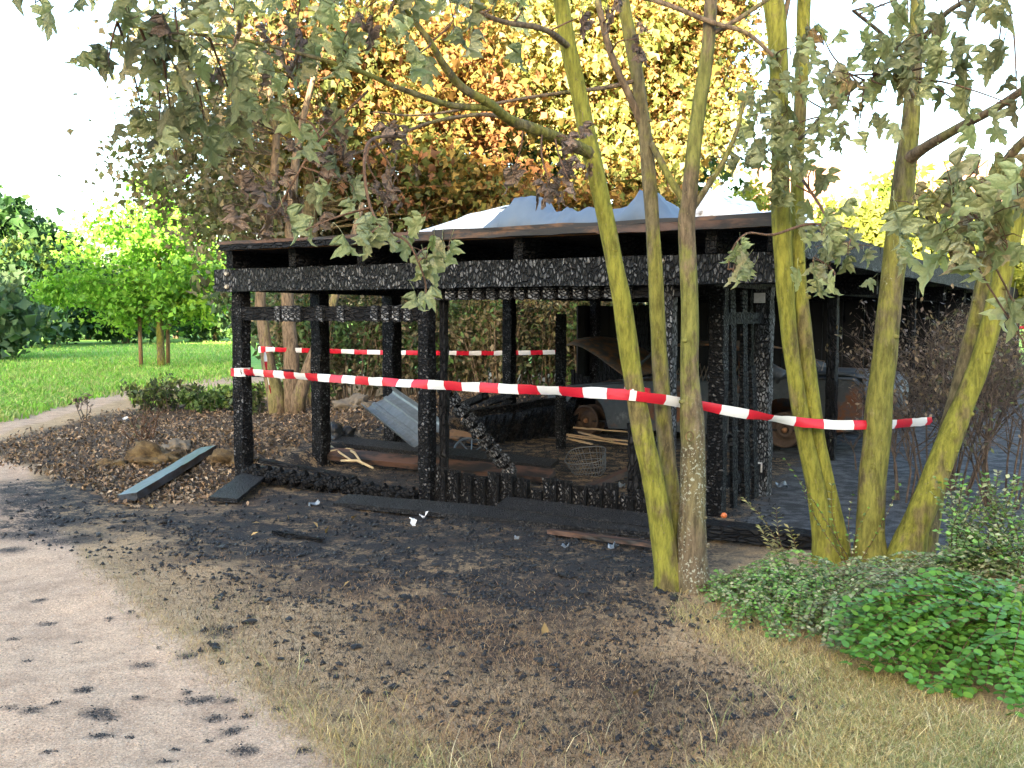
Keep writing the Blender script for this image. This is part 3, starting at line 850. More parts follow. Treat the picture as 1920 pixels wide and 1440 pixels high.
# the sun lit tree at the left edge has a tall top
tree('tall_edge_tree', 'tall tree with sunlit top rising at the far left', [[(38, 645, 54, 7), (38, 560, 54, 5), (38, 450, 54, 3)]],
     [(35, 480, 54, 60, 70, 2, 2), (20, 430, 54, 50, 45, 1.6, 1.2), (70, 520, 54, 60, 60, 1.8, 1.3), (-20, 450, 54, 50, 70, 2, 1)],
     DARKG + [(0.09, 0.13, 0.03)], 170, 6500, 0.4, 'bark_brown', clump_r=0.5, n_br=14, seed=9.0, pscale=0.35)

# yellow green trees beyond the right side
for (x, Y, top, cw, lab) in ((1580, 31, 375, 95, 'yellow green tree below the distant red roof'), (1690, 28, 330, 80, 'yellow tree behind the dark upright trunk on the right'), (1820, 30, 395, 110, 'yellow green tree at the right edge behind the carport'),
                             (1410, 33, 355, 60, 'green tree behind the white crumpled foil on the roof'), (1940, 27, 420, 80, 'yellow leaved tree on the far right margin')):
    mid = (top + 600) / 2
    tree('yellow_tree', lab, [[(x, 650, Y, 8), (x, 560, Y, 6), (x + 4, mid, Y, 4)]],
         [(x, mid, Y, cw, (600 - top) / 2, cw * Y / F, 2), (x - cw * 0.3, mid - 15, Y, cw * 0.7, 70, 1.2, 1)],
         YELG, 240, 9000, 0.18, 'bark_brown', 'trees beyond the right side of the carport', clump_r=0.33, n_br=16, seed=x * 0.01)

# shrubs behind the carport: thin stems and dull leaves
def shrub(name, label, px, py, Y, wpx, hpx, pal, nst, nleaf, lsize, group=None, barkm='twig_dark', spread=0.5, mat='leaf_small', cat='shrub', rstem=0.012, top_only=0.15):
    c = P(px, py, Y); z0 = Hs(c.x, c.y); c.z = z0
    r = empty(name, c, label, cat, group)
    wd = S(wpx, Y) / 2; ht = S(hpx, Y)
    b = MB(); pts = []
    for i in range(nst):
        an = rng.random() * 6.283; rr = wd * math.sqrt(rng.random())
        x0 = c.x + math.cos(an) * rr * 0.55; y0 = c.y + math.sin(an) * rr * 0.35
        s = Vector((x0, y0, Hs(x0, y0) - 0.02))
        e = Vector((c.x + math.cos(an) * rr * (1 + spread * 0.2), c.y + math.sin(an) * rr * 0.6, z0 + ht * (0.6 + 0.45 * rng.random())))
        m = s.lerp(e, 0.5) + Vector(rng.normal(size=3)) * 0.09
        p, q = spline([(s, rstem), (m, rstem * 0.75), (e, rstem * 0.3)], 5)
        b.tube(p, q, 5, cap=False)
        pts += p[2:]
        for k in range(4):
            a0 = p[int(rng.integers(4, len(p)))]
            e2 = a0 + Vector((rng.normal() * 0.16, rng.normal() * 0.16, abs(rng.normal()) * 0.16)) * (ht / 1.2)
            b.tube([a0, a0.lerp(e2, 0.5) + Vector(rng.normal(size=3)) * 0.02, e2], [rstem * 0.4, rstem * 0.3, rstem * 0.15], 4, cap=False)
            pts += [a0.lerp(e2, 0.6), e2]
    b.build('stems', M[barkm], r, True)
    pa = np.array([tuple(p) for p in pts])
    pa = pa[pa[:, 2] > z0 + ht * top_only]
    if nleaf:
        cen = pa[rng.integers(0, len(pa), nleaf)] + rng.normal(size=(nleaf, 3)) * ht * 0.06
        leaf_cloud('leaves', cen, lsize * (0.6 + 0.8 * rng.random(nleaf)), palette(cen, pal, 1.5), M[mat], r, hang=0.25, aspect=0.5)
    return r
HEDGE = [(0.07, 0.12, 0.04), (0.09, 0.15, 0.045), (0.14, 0.13, 0.06), (0.19, 0.15, 0.085), (0.08, 0.1, 0.045), (0.1, 0.19, 0.05)]
for (x, lab) in ((660, 'brown green hedge shrub behind the second post of the carport'), (770, 'dense hedge shrub behind the leaning metal trough'), (860, 'green hedge shrub in the middle of the open bay'),
                 (940, 'hedge shrub with pale bare stems beside the thin back post'), (1030, 'dry brown hedge shrub behind the broken post'), (1100, 'brown hedge shrub above the raised car bonnet'), (580, 'low hedge shrub between the forked stems')):
    shrub('hedge_shrub', lab, x, 720, 18.2 + random.random(), 150, 215 if x < 1080 else 240, HEDGE, 26, 3000, 0.11, 'hedge behind the carport', 'bark_brown', rstem=0.018)
shrub('far_hedge', 'long dark hedge closing the view behind the shrubs', 850, 700, 23.5, 900, 190, [(0.05, 0.09, 0.03), (0.08, 0.12, 0.05), (0.1, 0.1, 0.06)], 60, 9000, 0.22, None, 'bark_brown', rstem=0.02)

# ------------------------------------------------------------------ boards
def board_mesh(name, length, wid, thick, mat, seg=1, jit=0.0, taper=0.0, cham=0.0):
    """box along local x (grain); y = width, z = thickness; jittered rings read as burnt edges"""
    b = MB(); hy, hz = wid / 2, thick / 2
    ring = []
    for i in range(seg + 1):
        x = -length / 2 + length * i / seg
        f = 1 - taper * (i / seg)
        if cham:
            cs = [(-hy + cham, -hz), (hy - cham, -hz), (hy, -hz + cham), (hy, hz - cham), (hy - cham, hz), (-hy + cham, hz), (-hy, hz - cham), (-hy, -hz + cham)]
        else:
            cs = [(-hy, -hz), (hy, -hz), (hy, hz), (-hy, hz)]
        k = len(cs)
        for (y, z) in cs:
            b.v.append((x + (random.uniform(-jit, jit) if 0 < i < seg else 0), y * f + random.uniform(-jit, jit), z * f + random.uniform(-jit, jit)))
        if i:
            o = (i - 1) * k
            for j in range(k):
                b.f.append((o + j, o + (j + 1) % k, o + k + (j + 1) % k, o + k + j)); b.m.append(0)
    b.f.append(tuple(range(k))[::-1]); b.m.append(0)
    b.f.append(tuple(seg * k + j for j in range(k))); b.m.append(0)
    return b.mesh(name, mat)

def place(p0, p1, up=Vector((0, 0, 1)), roll=0.0):
    """matrix whose x axis runs p0->p1, z axis nearest to up"""
    p0, p1 = Vector(p0), Vector(p1)
    x = (p1 - p0).normalized()
    z = (up - x * up.dot(x))
    z = z.normalized() if z.length > 1e-5 else x.orthogonal().normalized()
    y = z.cross(x)
    m = Matrix((x, y, z)).transposed().to_4x4()
    if roll: m = m @ Matrix.Rotation(roll, 4, 'X')
    m.translation = (p0 + p1) / 2
    return m

def board(name, p0, p1, wid, thick, mat, parent=None, up=Vector((0, 0, 1)), seg=1, jit=0.0, taper=0.0, cham=0.0, roll=0.0):
    L = (Vector(p1) - Vector(p0)).length
    return obj(name, board_mesh(name, L, wid, thick, M[mat], seg, jit, taper, cham), parent, mat4=place(p0, p1, up, roll))

def lump_mesh(name, r, mat, squash=(1, 1, 0.7), seed=0, sub=2, rough=0.45, smooth=False):
    bm = bmesh.new()
    bmesh.ops.create_icosphere(bm, subdivisions=sub, radius=1.0)
    for v in bm.verts:
        q = v.co * 1.3 + Vector((seed * 3.1, seed * 1.7, seed))
        k = 1 + rough * mnoise.noise(q) + rough * 0.5 * mnoise.noise(q * 2.7) + (rough * 0.3 * mnoise.noise(q * 7.1) if sub > 2 else 0)
        v.co = Vector((v.co.x * squash[0], v.co.y * squash[1], v.co.z * squash[2])) * (k * r)
    me = bpy.data.meshes.new(name); bm.to_mesh(me); bm.free()
    if smooth: me.polygons.foreach_set('use_smooth', [True] * len(me.polygons))
    me.materials.append(mat)
    return me

# ------------------------------------------------------------------ carport
cp = empty('carport', C(0, 0), 'burnt out timber carport with charred posts and beams and sagging flat roof', 'carport')
ZB0, ZB1, ZR1, ZD = 1.875, 2.09, 2.265, 2.345
A0, A1 = -0.2, 5.36
BACK = 31.5
# end beams either side of the posts
for b0, m, s in ((-0.115, 'char_beam', 40), (0.115, 'char', 12)):
    board('beam', C(A0 + (0 if b0 < 0 else -0.06), b0, (ZB0 + ZB1) / 2), C(A1 - 0.05, b0, (ZB0 + ZB1) / 2), ZB1 - ZB0, 0.075, m, cp, up=V * -1, seg=s, jit=0.004)
for bb in (4.5, 7.2, 9.9, 12.6, 15.3, 18.0, 20.7, 23.4, 26.1, 28.8, 31.2):
    for s in (-0.1, 0.1):
        board('beam', C(A0, bb + s, (ZB0 + ZB1) / 2), C(A1 - 0.2, bb + s, (ZB0 + ZB1) / 2), ZB1 - ZB0, 0.07, 'char', cp, up=V * -1, seg=8, jit=0.004)
# bolts of the front beam
for px in (427, 1240):
    a = apx(px, -0.155)
    for z in (1.92, 2.045):
        o = MB().lathe([(0.0, -0.02), (0.018, -0.02), (0.022, 0.0), (0.022, 0.01)], 10).mesh('bolt', M['bolt'])
        m = place(C(a - 1, -0.155, z), C(a + 1, -0.155, z))
        obj('bolt', o, cp, mat4=m)
# rafters
for i in range(8):
    a = apx(425, -0.2) + 0.02 + i * 0.803
    if i == 7: a = A1 - 0.06
    board('rafter', C(a, -0.17, (ZB1 + ZR1) / 2), C(a, BACK, (ZB1 + ZR1) / 2), 0.085, ZR1 - ZB1 - 0.004, 'char_soft', cp, seg=6, jit=0.003)
# deck: planks along the end, the far part closed with roofing sheet
for i in range(22):
    b0 = -0.26 + i * 0.15
    board('deck_plank', C(A0 + 0.22 + random.uniform(-.02, .02), b0 + 0.07, ZR1 + 0.013), C(A1 + random.uniform(-.02, .02), b0 + 0.07, ZR1 + 0.013), 0.142, 0.024, 'char_soft' if i else 'wood_scorched', cp, seg=10, jit=0.002)
board('roof_sheet', C(2.58, 3.04, ZR1 + 0.04), C(2.58, BACK + 0.2, ZR1 + 0.04), A1 - A0, 0.03, 'tar_sheet', cp, seg=12, jit=0.006)
# fascia boards on the visible edges
board('fascia', C(A0 + 0.24, -0.29, ZR1 + 0.02), C(2.1, -0.29, ZR1 + 0.02), 0.05, 0.03, 'char_soft', cp, up=V * -1, seg=14, jit=0.004)
board('fascia', C(2.1, -0.292, ZR1 + 0.022), C(4.02, -0.292, ZR1 + 0.026), 0.05, 0.032, 'wood_fascia', cp, up=V * -1, seg=14, jit=0.005)
board('fascia', C(4.0, -0.29, ZR1 + 0.02), C(A1, -0.29, ZR1 + 0.02), 0.06, 0.03, 'wood_brown', cp, up=V * -1, seg=14, jit=0.004)
board('edge_lath', C(A0 + 0.22, -0.27, ZR1 + 0.062), C(2.5, -0.27, ZR1 + 0.062), 0.06, 0.03, 'wood_brown', cp, seg=10, jit=0.004)
board('edge_lath', C(2.5, -0.275, ZR1 + 0.064), C(A1, -0.275, ZR1 + 0.064), 0.06, 0.034, 'wood_fascia', cp, seg=14, jit=0.005)
# long fascia down the drive side
for k in range(9):
    b0 = -0.2 + k * 3.38
    board('side_fascia', C(A1 + 0.03, b0, 2.19), C(A1 + 0.03, b0 + 3.36, 2.19), 0.24, 0.03, 'char_post', cp, up=U, seg=16, jit=0.006)
board('side_beam', C(4.67, 0.3, ZB0 + 0.1), C(4.67, BACK, ZB0 + 0.1), 0.2, 0.08, 'char', cp, up=U, seg=16, jit=0.004)
board('side_beam', C(0.0, 0.3, ZB0 + 0.1), C(0.0, BACK, ZB0 + 0.1), 0.2, 0.08, 'char', cp, up=U, seg=16, jit=0.004)

def post(a, b, z0, z1, w, mat='char_post', wear=0.009, yaw=0.0, lean=(0, 0)):
    p0, p1 = C(a, b, z0), C(a + lean[0], b + lean[1], z1)
    q = Matrix.Rotation(yaw, 3, 'Z') @ (V * -1)
    return board('post', p0, p1, w, w, mat, cp, up=q, seg=14, jit=wear, cham=w * 0.08)
def bc(px, py, z=0.0):
    return toC(G(px, py, z))
post(0.0, 0.0, -0.1, ZB0 + 0.2, 0.135)
a803 = apx(800, 0)
post(a803, 0.0, -0.1, ZB0 + 0.2, 0.12)
post(a803 + 0.13, 0.07, -0.1, ZB0 + 0.02, 0.06, 'char_soft')
a1255 = apx(1252, 0)
post(a1255, 0.0, -0.1, ZB0 + 0.2, 0.12, 'char_block')
# left long side
for px, z in ((600, 0.19), (735, 0.16), (955, 0.3)):
    lo, hi = 0.2, 9.0
    for _ in range(40):
        mid = (lo + hi) / 2
        q = C(0, mid)
        if 960 + q.x / q.y * F < px: lo = mid
        else: hi = mid
    post(0.0, mid, 0.0, ZB0 + 0.15, 0.15 if px != 735 else 0.17, 'char_post')
for bb in (8.0, 10.5): post(0.0, bb, 0, ZB0 + 0.15, 0.14)
# drive side
for (px, py, ww, mt) in ((1343, 966, 0.13, 'char_post'), (1395, 925, 0.1, 'char_post'), (1428, 928, 0.14, 'char_block'), (1556, 862, 0.115, 'char_soft')):
    a, b = bc(px, py)
    post(a, b, -0.05, ZB0 + (0.02 if px < 1500 else 0.1), ww, mt)
for bb in (7.2, 9.9, 12.6, 15.3, 18.0, 20.7, 23.4, 26.1, 28.8, 31.2): post(4.67, bb, -0.05, ZB0 + 0.1, 0.12, 'char_soft')
# broken inner posts
a, b = bc(1051, 842)
post(a, b, -0.05, 1.66, 0.1, 'char_post')
a, b = bc(1189, 972)
post(a, b, -0.05, 0.78, 0.09, 'char_soft', 0.01)
# wall studs between the drive-side posts
a0, b0 = bc(1343, 966); a1, b1 = bc(1428, 928)
for k, t in enumerate((0.25, 0.5, 0.72)):
    zt = (1.86, 1.86, 1.2)[k]
    board('wall_board', C(a0 + (a1 - a0) * t + 0.03, b0 + (b1 - b0) * t + 0.05, 0.02), C(a0 + (a1 - a0) * t, b0 + (b1 - b0) * t, zt), 0.13, 0.03, 'char', cp, up=U, seg=8, jit=0.005)
for z in (0.25, 1.62):
    board('wall_rail', C(a0, b0, z), C(a1, b1, z), 0.1, 0.04, 'char', cp, up=U, seg=6, jit=0.004)
for z in (0.27, 1.80):
    q = C(a1, b1, z) - V * 0.1 - U * 0.02
    obj('metal_plate', MB().box((0, 0, 0), (0.1, 0.012, 0.09)).mesh('metal_plate', M['white_plate']), cp, mat4=Matrix.Translation(q) @ Matrix.Rotation(UANG, 4, 'Z'))

# rails with charred blocks standing proud where battens were
def blocks(a_list, z, h, w, b, name='char_block'):
    for a in a_list:
        me = board_mesh(name, w * random.uniform(0.85, 1.05), h, 0.05, M['char_block'], 3, 0.006, 0, 0.008)
        obj(name, me, cp, mat4=place(C(a - 0.5, b, z), C(a + 0.5, b, z), V * -1))
zr = 1.66
board('rail', C(0.06, -0.03, zr), C(a803, -0.03, zr), 0.13, 0.045, 'char_soft', cp, up=V * -1, seg=16, jit=0.003)
cx = lambda x: 380 + x * 680 / 1920
blocks([apx(cx(q), -0.06) for q in (402, 448, 475, 512, 625, 738, 916, 974, 1030, 1090)], zr, 0.145, 0.085, -0.06)
zr2 = 1.825
board('rail', C(a803 + 0.06, -0.02, zr2), C(4.6, -0.02, zr2), 0.09, 0.04, 'char_soft', cp, up=V * -1, seg=16, jit=0.003)
n0 = a803 + 0.16
blocks([n0 + i * 0.135 for i in range(int((4.35 - n0) / 0.135))], zr2, 0.1, 0.095, -0.05)
# knee strut stub on the corner post
board('strut', C(0.05, -0.02, 1.075), C(0.55, 0.12, 1.08), 0.07, 0.07, 'char', cp, seg=6, jit=0.006)

# remains of the end wall: low burnt boards standing in a row
k = 0
a = a803 + 0.13
while a < 4.45:
    hgt = 0.3 + 0.015 * math.sin(k * 1.7) + random.uniform(-0.012, 0.02) - (0.08 if k in (7, 13) else 0)
    board('wall_slat', C(a, 0.02, -0.02), C(a + random.uniform(-.01, .01), 0.02, hgt), 0.128, 0.03, 'char_slat', cp, up=V * -1, seg=5, jit=0.006)
    board('slat_batten', C(a + 0.068, -0.02, -0.02), C(a + 0.068, -0.02, hgt - 0.01), 0.02, 0.035, 'char_soft', cp, up=V * -1, seg=3, jit=0.003)
    a += 0.136; k += 1
# sill log at the foot of the left bay, chunked
p0, p1 = C(0.12, -0.05, 0.13), C(a803 - 0.08, -0.05, 0.06)
board('sill', p0 + Vector((0, 0, -0.03)), p1 + Vector((0, 0, -0.02)), 0.1, 0.12, 'char', cp, seg=14, jit=0.008)
for i in range(13):
    t = (i + 0.5) / 13
    q = p0.lerp(p1, t) - V * 0.05
    me = board_mesh('char_block', 0.17, 0.1, 0.09, M['char'], 3, 0.012, 0.1, 0.02)
    obj('char_block', me, cp, mat4=Matrix.Translation(q) @ Matrix.Rotation(UANG, 4, 'Z') @ Matrix.Rotation(R(-28), 4, 'Y') @ Matrix.Rotation(R(20), 4, 'Z'))
board('sill', C(0.1, 0.14, 0.2), C(1.3, 0.12, 0.12), 0.1, 0.03, 'char_soft', cp, seg=10, jit=0.008)

# partition of upright planks behind the car, burnt away at its left end
for i in range(17):
    a = -0.1 + i * 0.285
    if i < 5:
        hz = (0.8, 0.7, 1.25, 1.8, 1.8)[i]
        for j in range(4):
            hh = hz * random.uniform(0.75, 1.1) if i < 3 else hz
            board('plank', C(a + j * 0.072, 7.4, 0), C(a + j * 0.072 + random.uniform(-.01, .01), 7.4, hh), 0.05 if j % 2 else 0.062, 0.03, 'char_soft', cp, up=V * -1, seg=4, jit=0.006)
    else:
        board('plank', C(a + 0.13, 7.4 + (i % 2) * 0.02, 0), C(a + 0.13, 7.4 + (i % 2) * 0.02, 1.83), 0.262, 0.025, 'fence_dark', cp, up=V * -1, seg=2, jit=0.002)
for z in (0.5, 1.6):
    board('plank_rail', C(0.6, 7.48, z), C(4.7, 7.48, z), 0.09, 0.05, 'char_soft', cp, up=V * -1)
# back and far end walls
for i in range(25):
    a = -0.1 + i * 0.25
    board('plank', C(a, 13.0, 0), C(a, 13.0, 1.86 + 0.02 * (i % 3)), 0.258, 0.025 + 0.012 * (i % 2), 'fence_dark', cp, up=V * -1)
for i in range(22):
    b = 7.7 + i * 0.24
    board('plank', C(-0.12, b, 0), C(-0.12, b, 1.8), 0.246, 0.025 + 0.012 * (i % 2), 'fence_dark', cp, up=U)

# ------------------------------------------------------------------ cloth and sheets on the roof
def sheet(name, mat, afun, nb, bw, prof, fold, label, cat, thick=0.004, seed=0, b0=-0.2, group=None, z0=None, na=60):
    """cloth lying on the roof: prof(a) is its height along the edge, folds added"""
    z0 = ZD - 0.02 if z0 is None else z0
    a_lo, a_hi = afun
    b = MB(); vs = []
    for j in range(nb + 1):
        t = j / nb
        for i in range(na + 1):
            a = a_lo + (a_hi - a_lo) * i / na
            h = prof(a)
            arch = min(1.0, t * 5.5) ** 0.7 * (1 - 0.75 * max(0.0, t - 0.45) / 0.55)
            q = Vector((a * 3.1 + seed, t * 2.2, seed))
            f = fold * mnoise.noise(q) + fold * 0.6 * mnoise.noise(q * 2.3)
            rid = fold * 1.1 * max(0.0, 1 - abs(mnoise.noise(Vector((a * 7 + t * 3 + seed, t * 1.5 - a, seed)))) * 2.2) ** 2
            ed = min(1.0, 6 * min(i / na, 1 - i / na))
            f += 0.012 * mnoise.noise(Vector((a * 19, t * 14, seed)))
            z = z0 + max(0.004, (h * arch + (f + rid) * (0.3 + arch)) * (0.2 + 0.8 * ed))
            bb = b0 + bw * t + f * 0.9 + rid * 0.6
            vs.append(C(a, bb, z))
    fs = [(j * (na + 1) + i, j * (na + 1) + i + 1, (j + 1) * (na + 1) + i + 1, (j + 1) * (na + 1) + i) for j in range(nb) for i in range(na)]
    b.add(vs, fs)
    o = b.build(name, M[mat], None, True)
    md = o.modifiers.new('thickness', 'SOLIDIFY'); md.thickness = thick
    return tag(o, label, cat, group)
def lerp_prof(pts):
    xs_, zs_ = zip(*pts)
    return lambda a: float(np.interp(a, xs_, zs_))
ax = lambda px: apx(px, 0.15)
zp = lambda px, py: P(px, py, C(ax(px), 0.15).y).z - ZD
sheet('blue_tarp', 'tarp_blue', (ax(925), ax(1290)), 16, 1.0,
      lerp_prof([(ax(925), .12), (ax(942), zp(942, 384)), (ax(965), zp(965, 379)), (ax(1005), zp(1005, 380)), (ax(1030), zp(1030, 390)), (ax(1060), zp(1060, 406)), (ax(1075), zp(1075, 396)), (ax(1160), zp(1160, 392)), (ax(1185), zp(1185, 395)), (ax(1196), zp(1196, 380)), (ax(1212), zp(1212, 366)), (ax(1240), zp(1240, 358)), (ax(1262), zp(1262, 372)), (ax(1290), .12)]),
      0.035, 'crumpled blue grey tarp heaped along the roof edge', 'tarp', seed=3.3, na=110)
sheet('white_foil', 'foil_white', (ax(1285), ax(1450)), 14, 0.9,
      lerp_prof([(ax(1285), .05), (ax(1300), .12), (ax(1325), zp(1325, 372)), (ax(1370), zp(1370, 378)), (ax(1410), zp(1410, 398)), (ax(1450), .05)]),
      0.06, 'crumpled white foil stained with soot right of the blue tarp', 'foil', seed=8.1, na=60)
sheet('torn_membrane', 'foil_white', (5.0, 5.36), 40, 2.4, lambda a: 0.05, 0.05, 'strip of torn white membrane along the drive side of the roof', 'membrane', seed=12.4, na=14, b0=0.4)
# bent white panel with a scorched edge
def bent_panel(name, label, pts, depth, lean, mat, th=0.02):
    b = MB(); nseg = 10
    for j in range(nseg + 1):
        t = j / nseg
        for (px, py) in pts:
            a = ax(px)
            z = ZD + max(0.005, zp(px, py)) * math.sin(t * math.pi * 0.55)
            b.v.append(tuple(C(a + lean * t, -0.15 + depth * t, z)))
    k = len(pts)
    for j in range(nseg):
        for i in range(k - 1):
            b.f.append((j * k + i, j * k + i + 1, (j + 1) * k + i + 1, (j + 1) * k + i)); b.m.append(0)
    o = b.build(name, M[mat], None, False)
    md = o.modifiers.new('thickness', 'SOLIDIFY'); md.thickness = th
    return tag(o, label, 'sheet')
bent_panel('insulation_sheet', 'bent white panel sheet on the roof edge beside the blue tarp', [(838, 428), (845, 412), (870, 397), (905, 391), (948, 387)], 0.5, 0.05, 'white_sheet')
bent_panel('curled_sheet', 'curled sooty white panel at the left end of the roof heap', [(797, 434), (806, 416), (830, 402), (870, 386), (912, 374)], 0.9, 0.0, 'foil_white', 0.012)

# ------------------------------------------------------------------ burnt car
CARF, CARR = G(1100, 812, 0.02), G(1472, 846, 0.02)
cdir = (CARF - CARR); cdir.z = 0; cdir.normalize()
cside = Vector((-cdir.y, cdir.x, 0))           # left of travel
if cside.dot(Vector((0, 1, 0))) < 0: pass
near = cside if cside.y < 0 else -cside
WB = (CARF - CARR).length
car_o = (CARF + CARR) / 2 - near * 0.72
car = empty('burnt_car', (car_o.x, car_o.y, 0), 'burnt out rusty saloon car with its bonnet raised parked under the carport', 'car')
cm = Matrix((cdir, cside, Vector((0, 0, 1)))).transposed().to_4x4()
cm.translation = (car_o.x, car_o.y, 0)
cm = cm @ Matrix.Rotation(R(1.6), 4, 'Y')
def carput(nm, me, parent=None):
    o = bpy.data.objects.new(nm, me); col.objects.link(o)
    o.parent = parent or car
    if parent is None:
        m = cm.copy(); m.translation = m.translation - car.location; o.matrix_basis = m
    return o
W2 = 0.78; xf, xr = WB / 2, -WB / 2; FE, RE = xf + 0.62, xr - 0.95
def arch(cx, r=0.36, n=9, zc=0.26):
    return [(cx + r * math.cos(t), zc + r * math.sin(t)) for t in np.linspace(math.pi - 0.25, 0.25, n)]
lower = [(RE, 0.38), (RE + 0.12, 0.26), (xr - 0.38, 0.2)] + arch(xr) + [(xr + 0.4, 0.15), (xf - 0.4, 0.15)] + arch(xf) + [(FE - 0.06, 0.25), (FE, 0.4)]
upper = [(FE, 0.56), (FE - 0.05, 0.68), (xf - 0.2, 0.75), (xf - 0.62, 0.78), (0.1, 0.8), (xr + 0.3, 0.82), (xr - 0.1, 0.85), (RE + 0.12, 0.84), (RE, 0.74)]
def side_mesh(sg):
    bm = bmesh.new()
    vs = [bm.verts.new((x, sg * W2 * (0.97 if z > 0.6 else 1.0), z)) for (x, z) in lower + upper]
    f = bm.faces.new(vs)
    ex = bmesh.ops.extrude_face_region(bm, geom=[f])
    for v in ex['geom']:
        if isinstance(v, bmesh.types.BMVert): v.co.y -= sg * 0.03
    bmesh.ops.triangulate(bm, faces=bm.faces[:])
    me = bpy.data.meshes.new('side_panel'); bm.to_mesh(me); bm.free()
    me.materials.append(M['car_burnt'])
    return me
for sg in (-1, 1): carput('side_panel', side_mesh(sg))
nearsg = 1 if cside.y < 0 else -1
# shoulders, boot lid, rear and front panels, floor, firewall
def quadstrip(nm, prof, y0, y1, mat='car_burnt', crown=0.03, n=6, th=0.02):
    b = MB()
    for j in range(n + 1):
        t = j / n; y = y0 + (y1 - y0) * t
        cr = crown * math.sin(t * math.pi)
        for (x, z) in prof: b.v.append((x, y, z + cr))
    k = len(prof)
    for j in range(n):
        for i in range(k - 1):
            b.f.append((j * k + i, j * k + i + 1, (j + 1) * k + i + 1, (j + 1) * k + i)); b.m.append(0)
    o = carput(nm, b.mesh(nm, M[mat], True))
    md = o.modifiers.new('thickness', 'SOLIDIFY'); md.thickness = th
    return o
lid = quadstrip('boot_lid', [(xr + 0.02, 0.9), (xr - 0.2, 0.905), (RE + 0.2, 0.885), (RE + 0.03, 0.85)], -0.66, 0.66, crown=0.03)
for sg in (-1, 1):
    quadstrip('shoulder', [(xr + 0.3, 0.81), (xr - 0.1, 0.85), (RE + 0.12, 0.84), (RE + 0.02, 0.75)], sg * 0.64, sg * 0.765, crown=0.012, n=3)
    quadstrip('wing_top', [(xf - 0.75, 0.78), (xf - 0.2, 0.75), (FE - 0.06, 0.68), (FE - 0.01, 0.56)], sg * 0.6, sg * 0.765, crown=0.012, n=3)
quadstrip('rear_panel', [(RE + 0.01, 0.86), (RE - 0.02, 0.6), (RE + 0.06, 0.3)], -0.74, 0.74, crown=0.0)
quadstrip('front_panel', [(FE - 0.03, 0.66), (FE + 0.01, 0.5), (FE - 0.05, 0.24)], -0.74, 0.74, crown=0.0)
quadstrip('floor_pan', [(RE + 0.1, 0.24), (FE - 0.1, 0.24)], -0.72, 0.72, 'black_void', 0)
quadstrip('firewall', [(xf - 0.66, 0.24), (xf - 0.7, 0.8)], -0.72, 0.72, 'rim_rust', 0)
quadstrip('roof_panel', [(0.42, 1.2), (0.1, 1.25), (-0.4, 1.25), (-0.85, 1.17)], -0.58, 0.58, 'hood_burnt', 0.03)
for sg in (-1, 1):
    y0, y1 = sg * 0.72, sg * 0.57
    for nm, p in (('pillar', [((xf - 0.62), 0.78, 0.42, 1.2)]), ('pillar', [(-0.15, 0.8, -0.2, 1.24)]), ('pillar', [(xr + 0.02, 0.86, -0.85, 1.17)])):
        x0, z0, x1, z1 = p[0]
        wdt = 0.16 if x0 < -0.8 else 0.05
        b = MB(); b.tube([(x0, y0, z0), ((x0 + x1) / 2, (y0 + y1) / 2 + sg * 0.02, (z0 + z1) / 2), (x1, y1, z1)], [wdt * 0.6, wdt * 0.45, wdt * 0.4], 6)
        carput(nm, b.mesh(nm, M['car_burnt'], True))
    # doors: thin proud skins with a handle
    for (xa, xb) in ((xf - 0.72, -0.14), (-0.17, xr + 0.42)):
        b = MB()
        b.add([(xa, sg * (W2 + 0.008), 0.2), (xb, sg * (W2 + 0.008), 0.2), (xb, sg * (W2 + 0.012), 0.5), (xa, sg * (W2 + 0.012), 0.5), (xb, sg * (W2 - 0.012), 0.79), (xa, sg * (W2 - 0.012), 0.775),
               (xa, sg * (W2 - 0.03), 0.2), (xb, sg * (W2 - 0.03), 0.2), (xb, sg * (W2 - 0.04), 0.79), (xa, sg * (W2 - 0.04), 0.775)],
              [(0, 1, 2, 3), (3, 2, 4, 5), (0, 6, 7, 1), (5, 4, 8, 9), (0, 3, 5, 9, 6), (1, 7, 8, 4, 2)])
        d = carput('door', b.mesh('door', M['car_burnt']))
        h = carput('handle', MB().box((xb + 0.12, sg * (W2 + 0.02), 0.68), (0.13, 0.02, 0.025)).mesh('handle', M['rim_rust']), d)
    for cx_ in (xf, xr):
        wh = MB().lathe([(0.0, 0.0), (0.045, 0.0), (0.05, -0.03), (0.1, -0.02), (0.125, 0.02), (0.16, 0.02), (0.185, -0.04), (0.215, -0.05), (0.215, -0.035), (0.195, 0.0), (0.2, 0.11), (0.22, 0.13)], 24)
        me = wh.mesh('wheel', M['rim_rust'], True)
        o = carput('wheel', me)
        mm = cm @ Matrix.Translation((cx_, sg * (W2 - 0.08), 0.235)) @ Matrix.Rotation(math.pi if sg > 0 else 0, 4, 'Z')
        mm.translation = mm.translation - car.location; o.matrix_basis = mm
        hub = bpy.data.objects.new('hub', MB().lathe([(0, -0.05), (0.03, -0.05), (0.035, -0.02)], 12).mesh('hub', M['hood_burnt'], True)); col.objects.link(hub); hub.parent = o
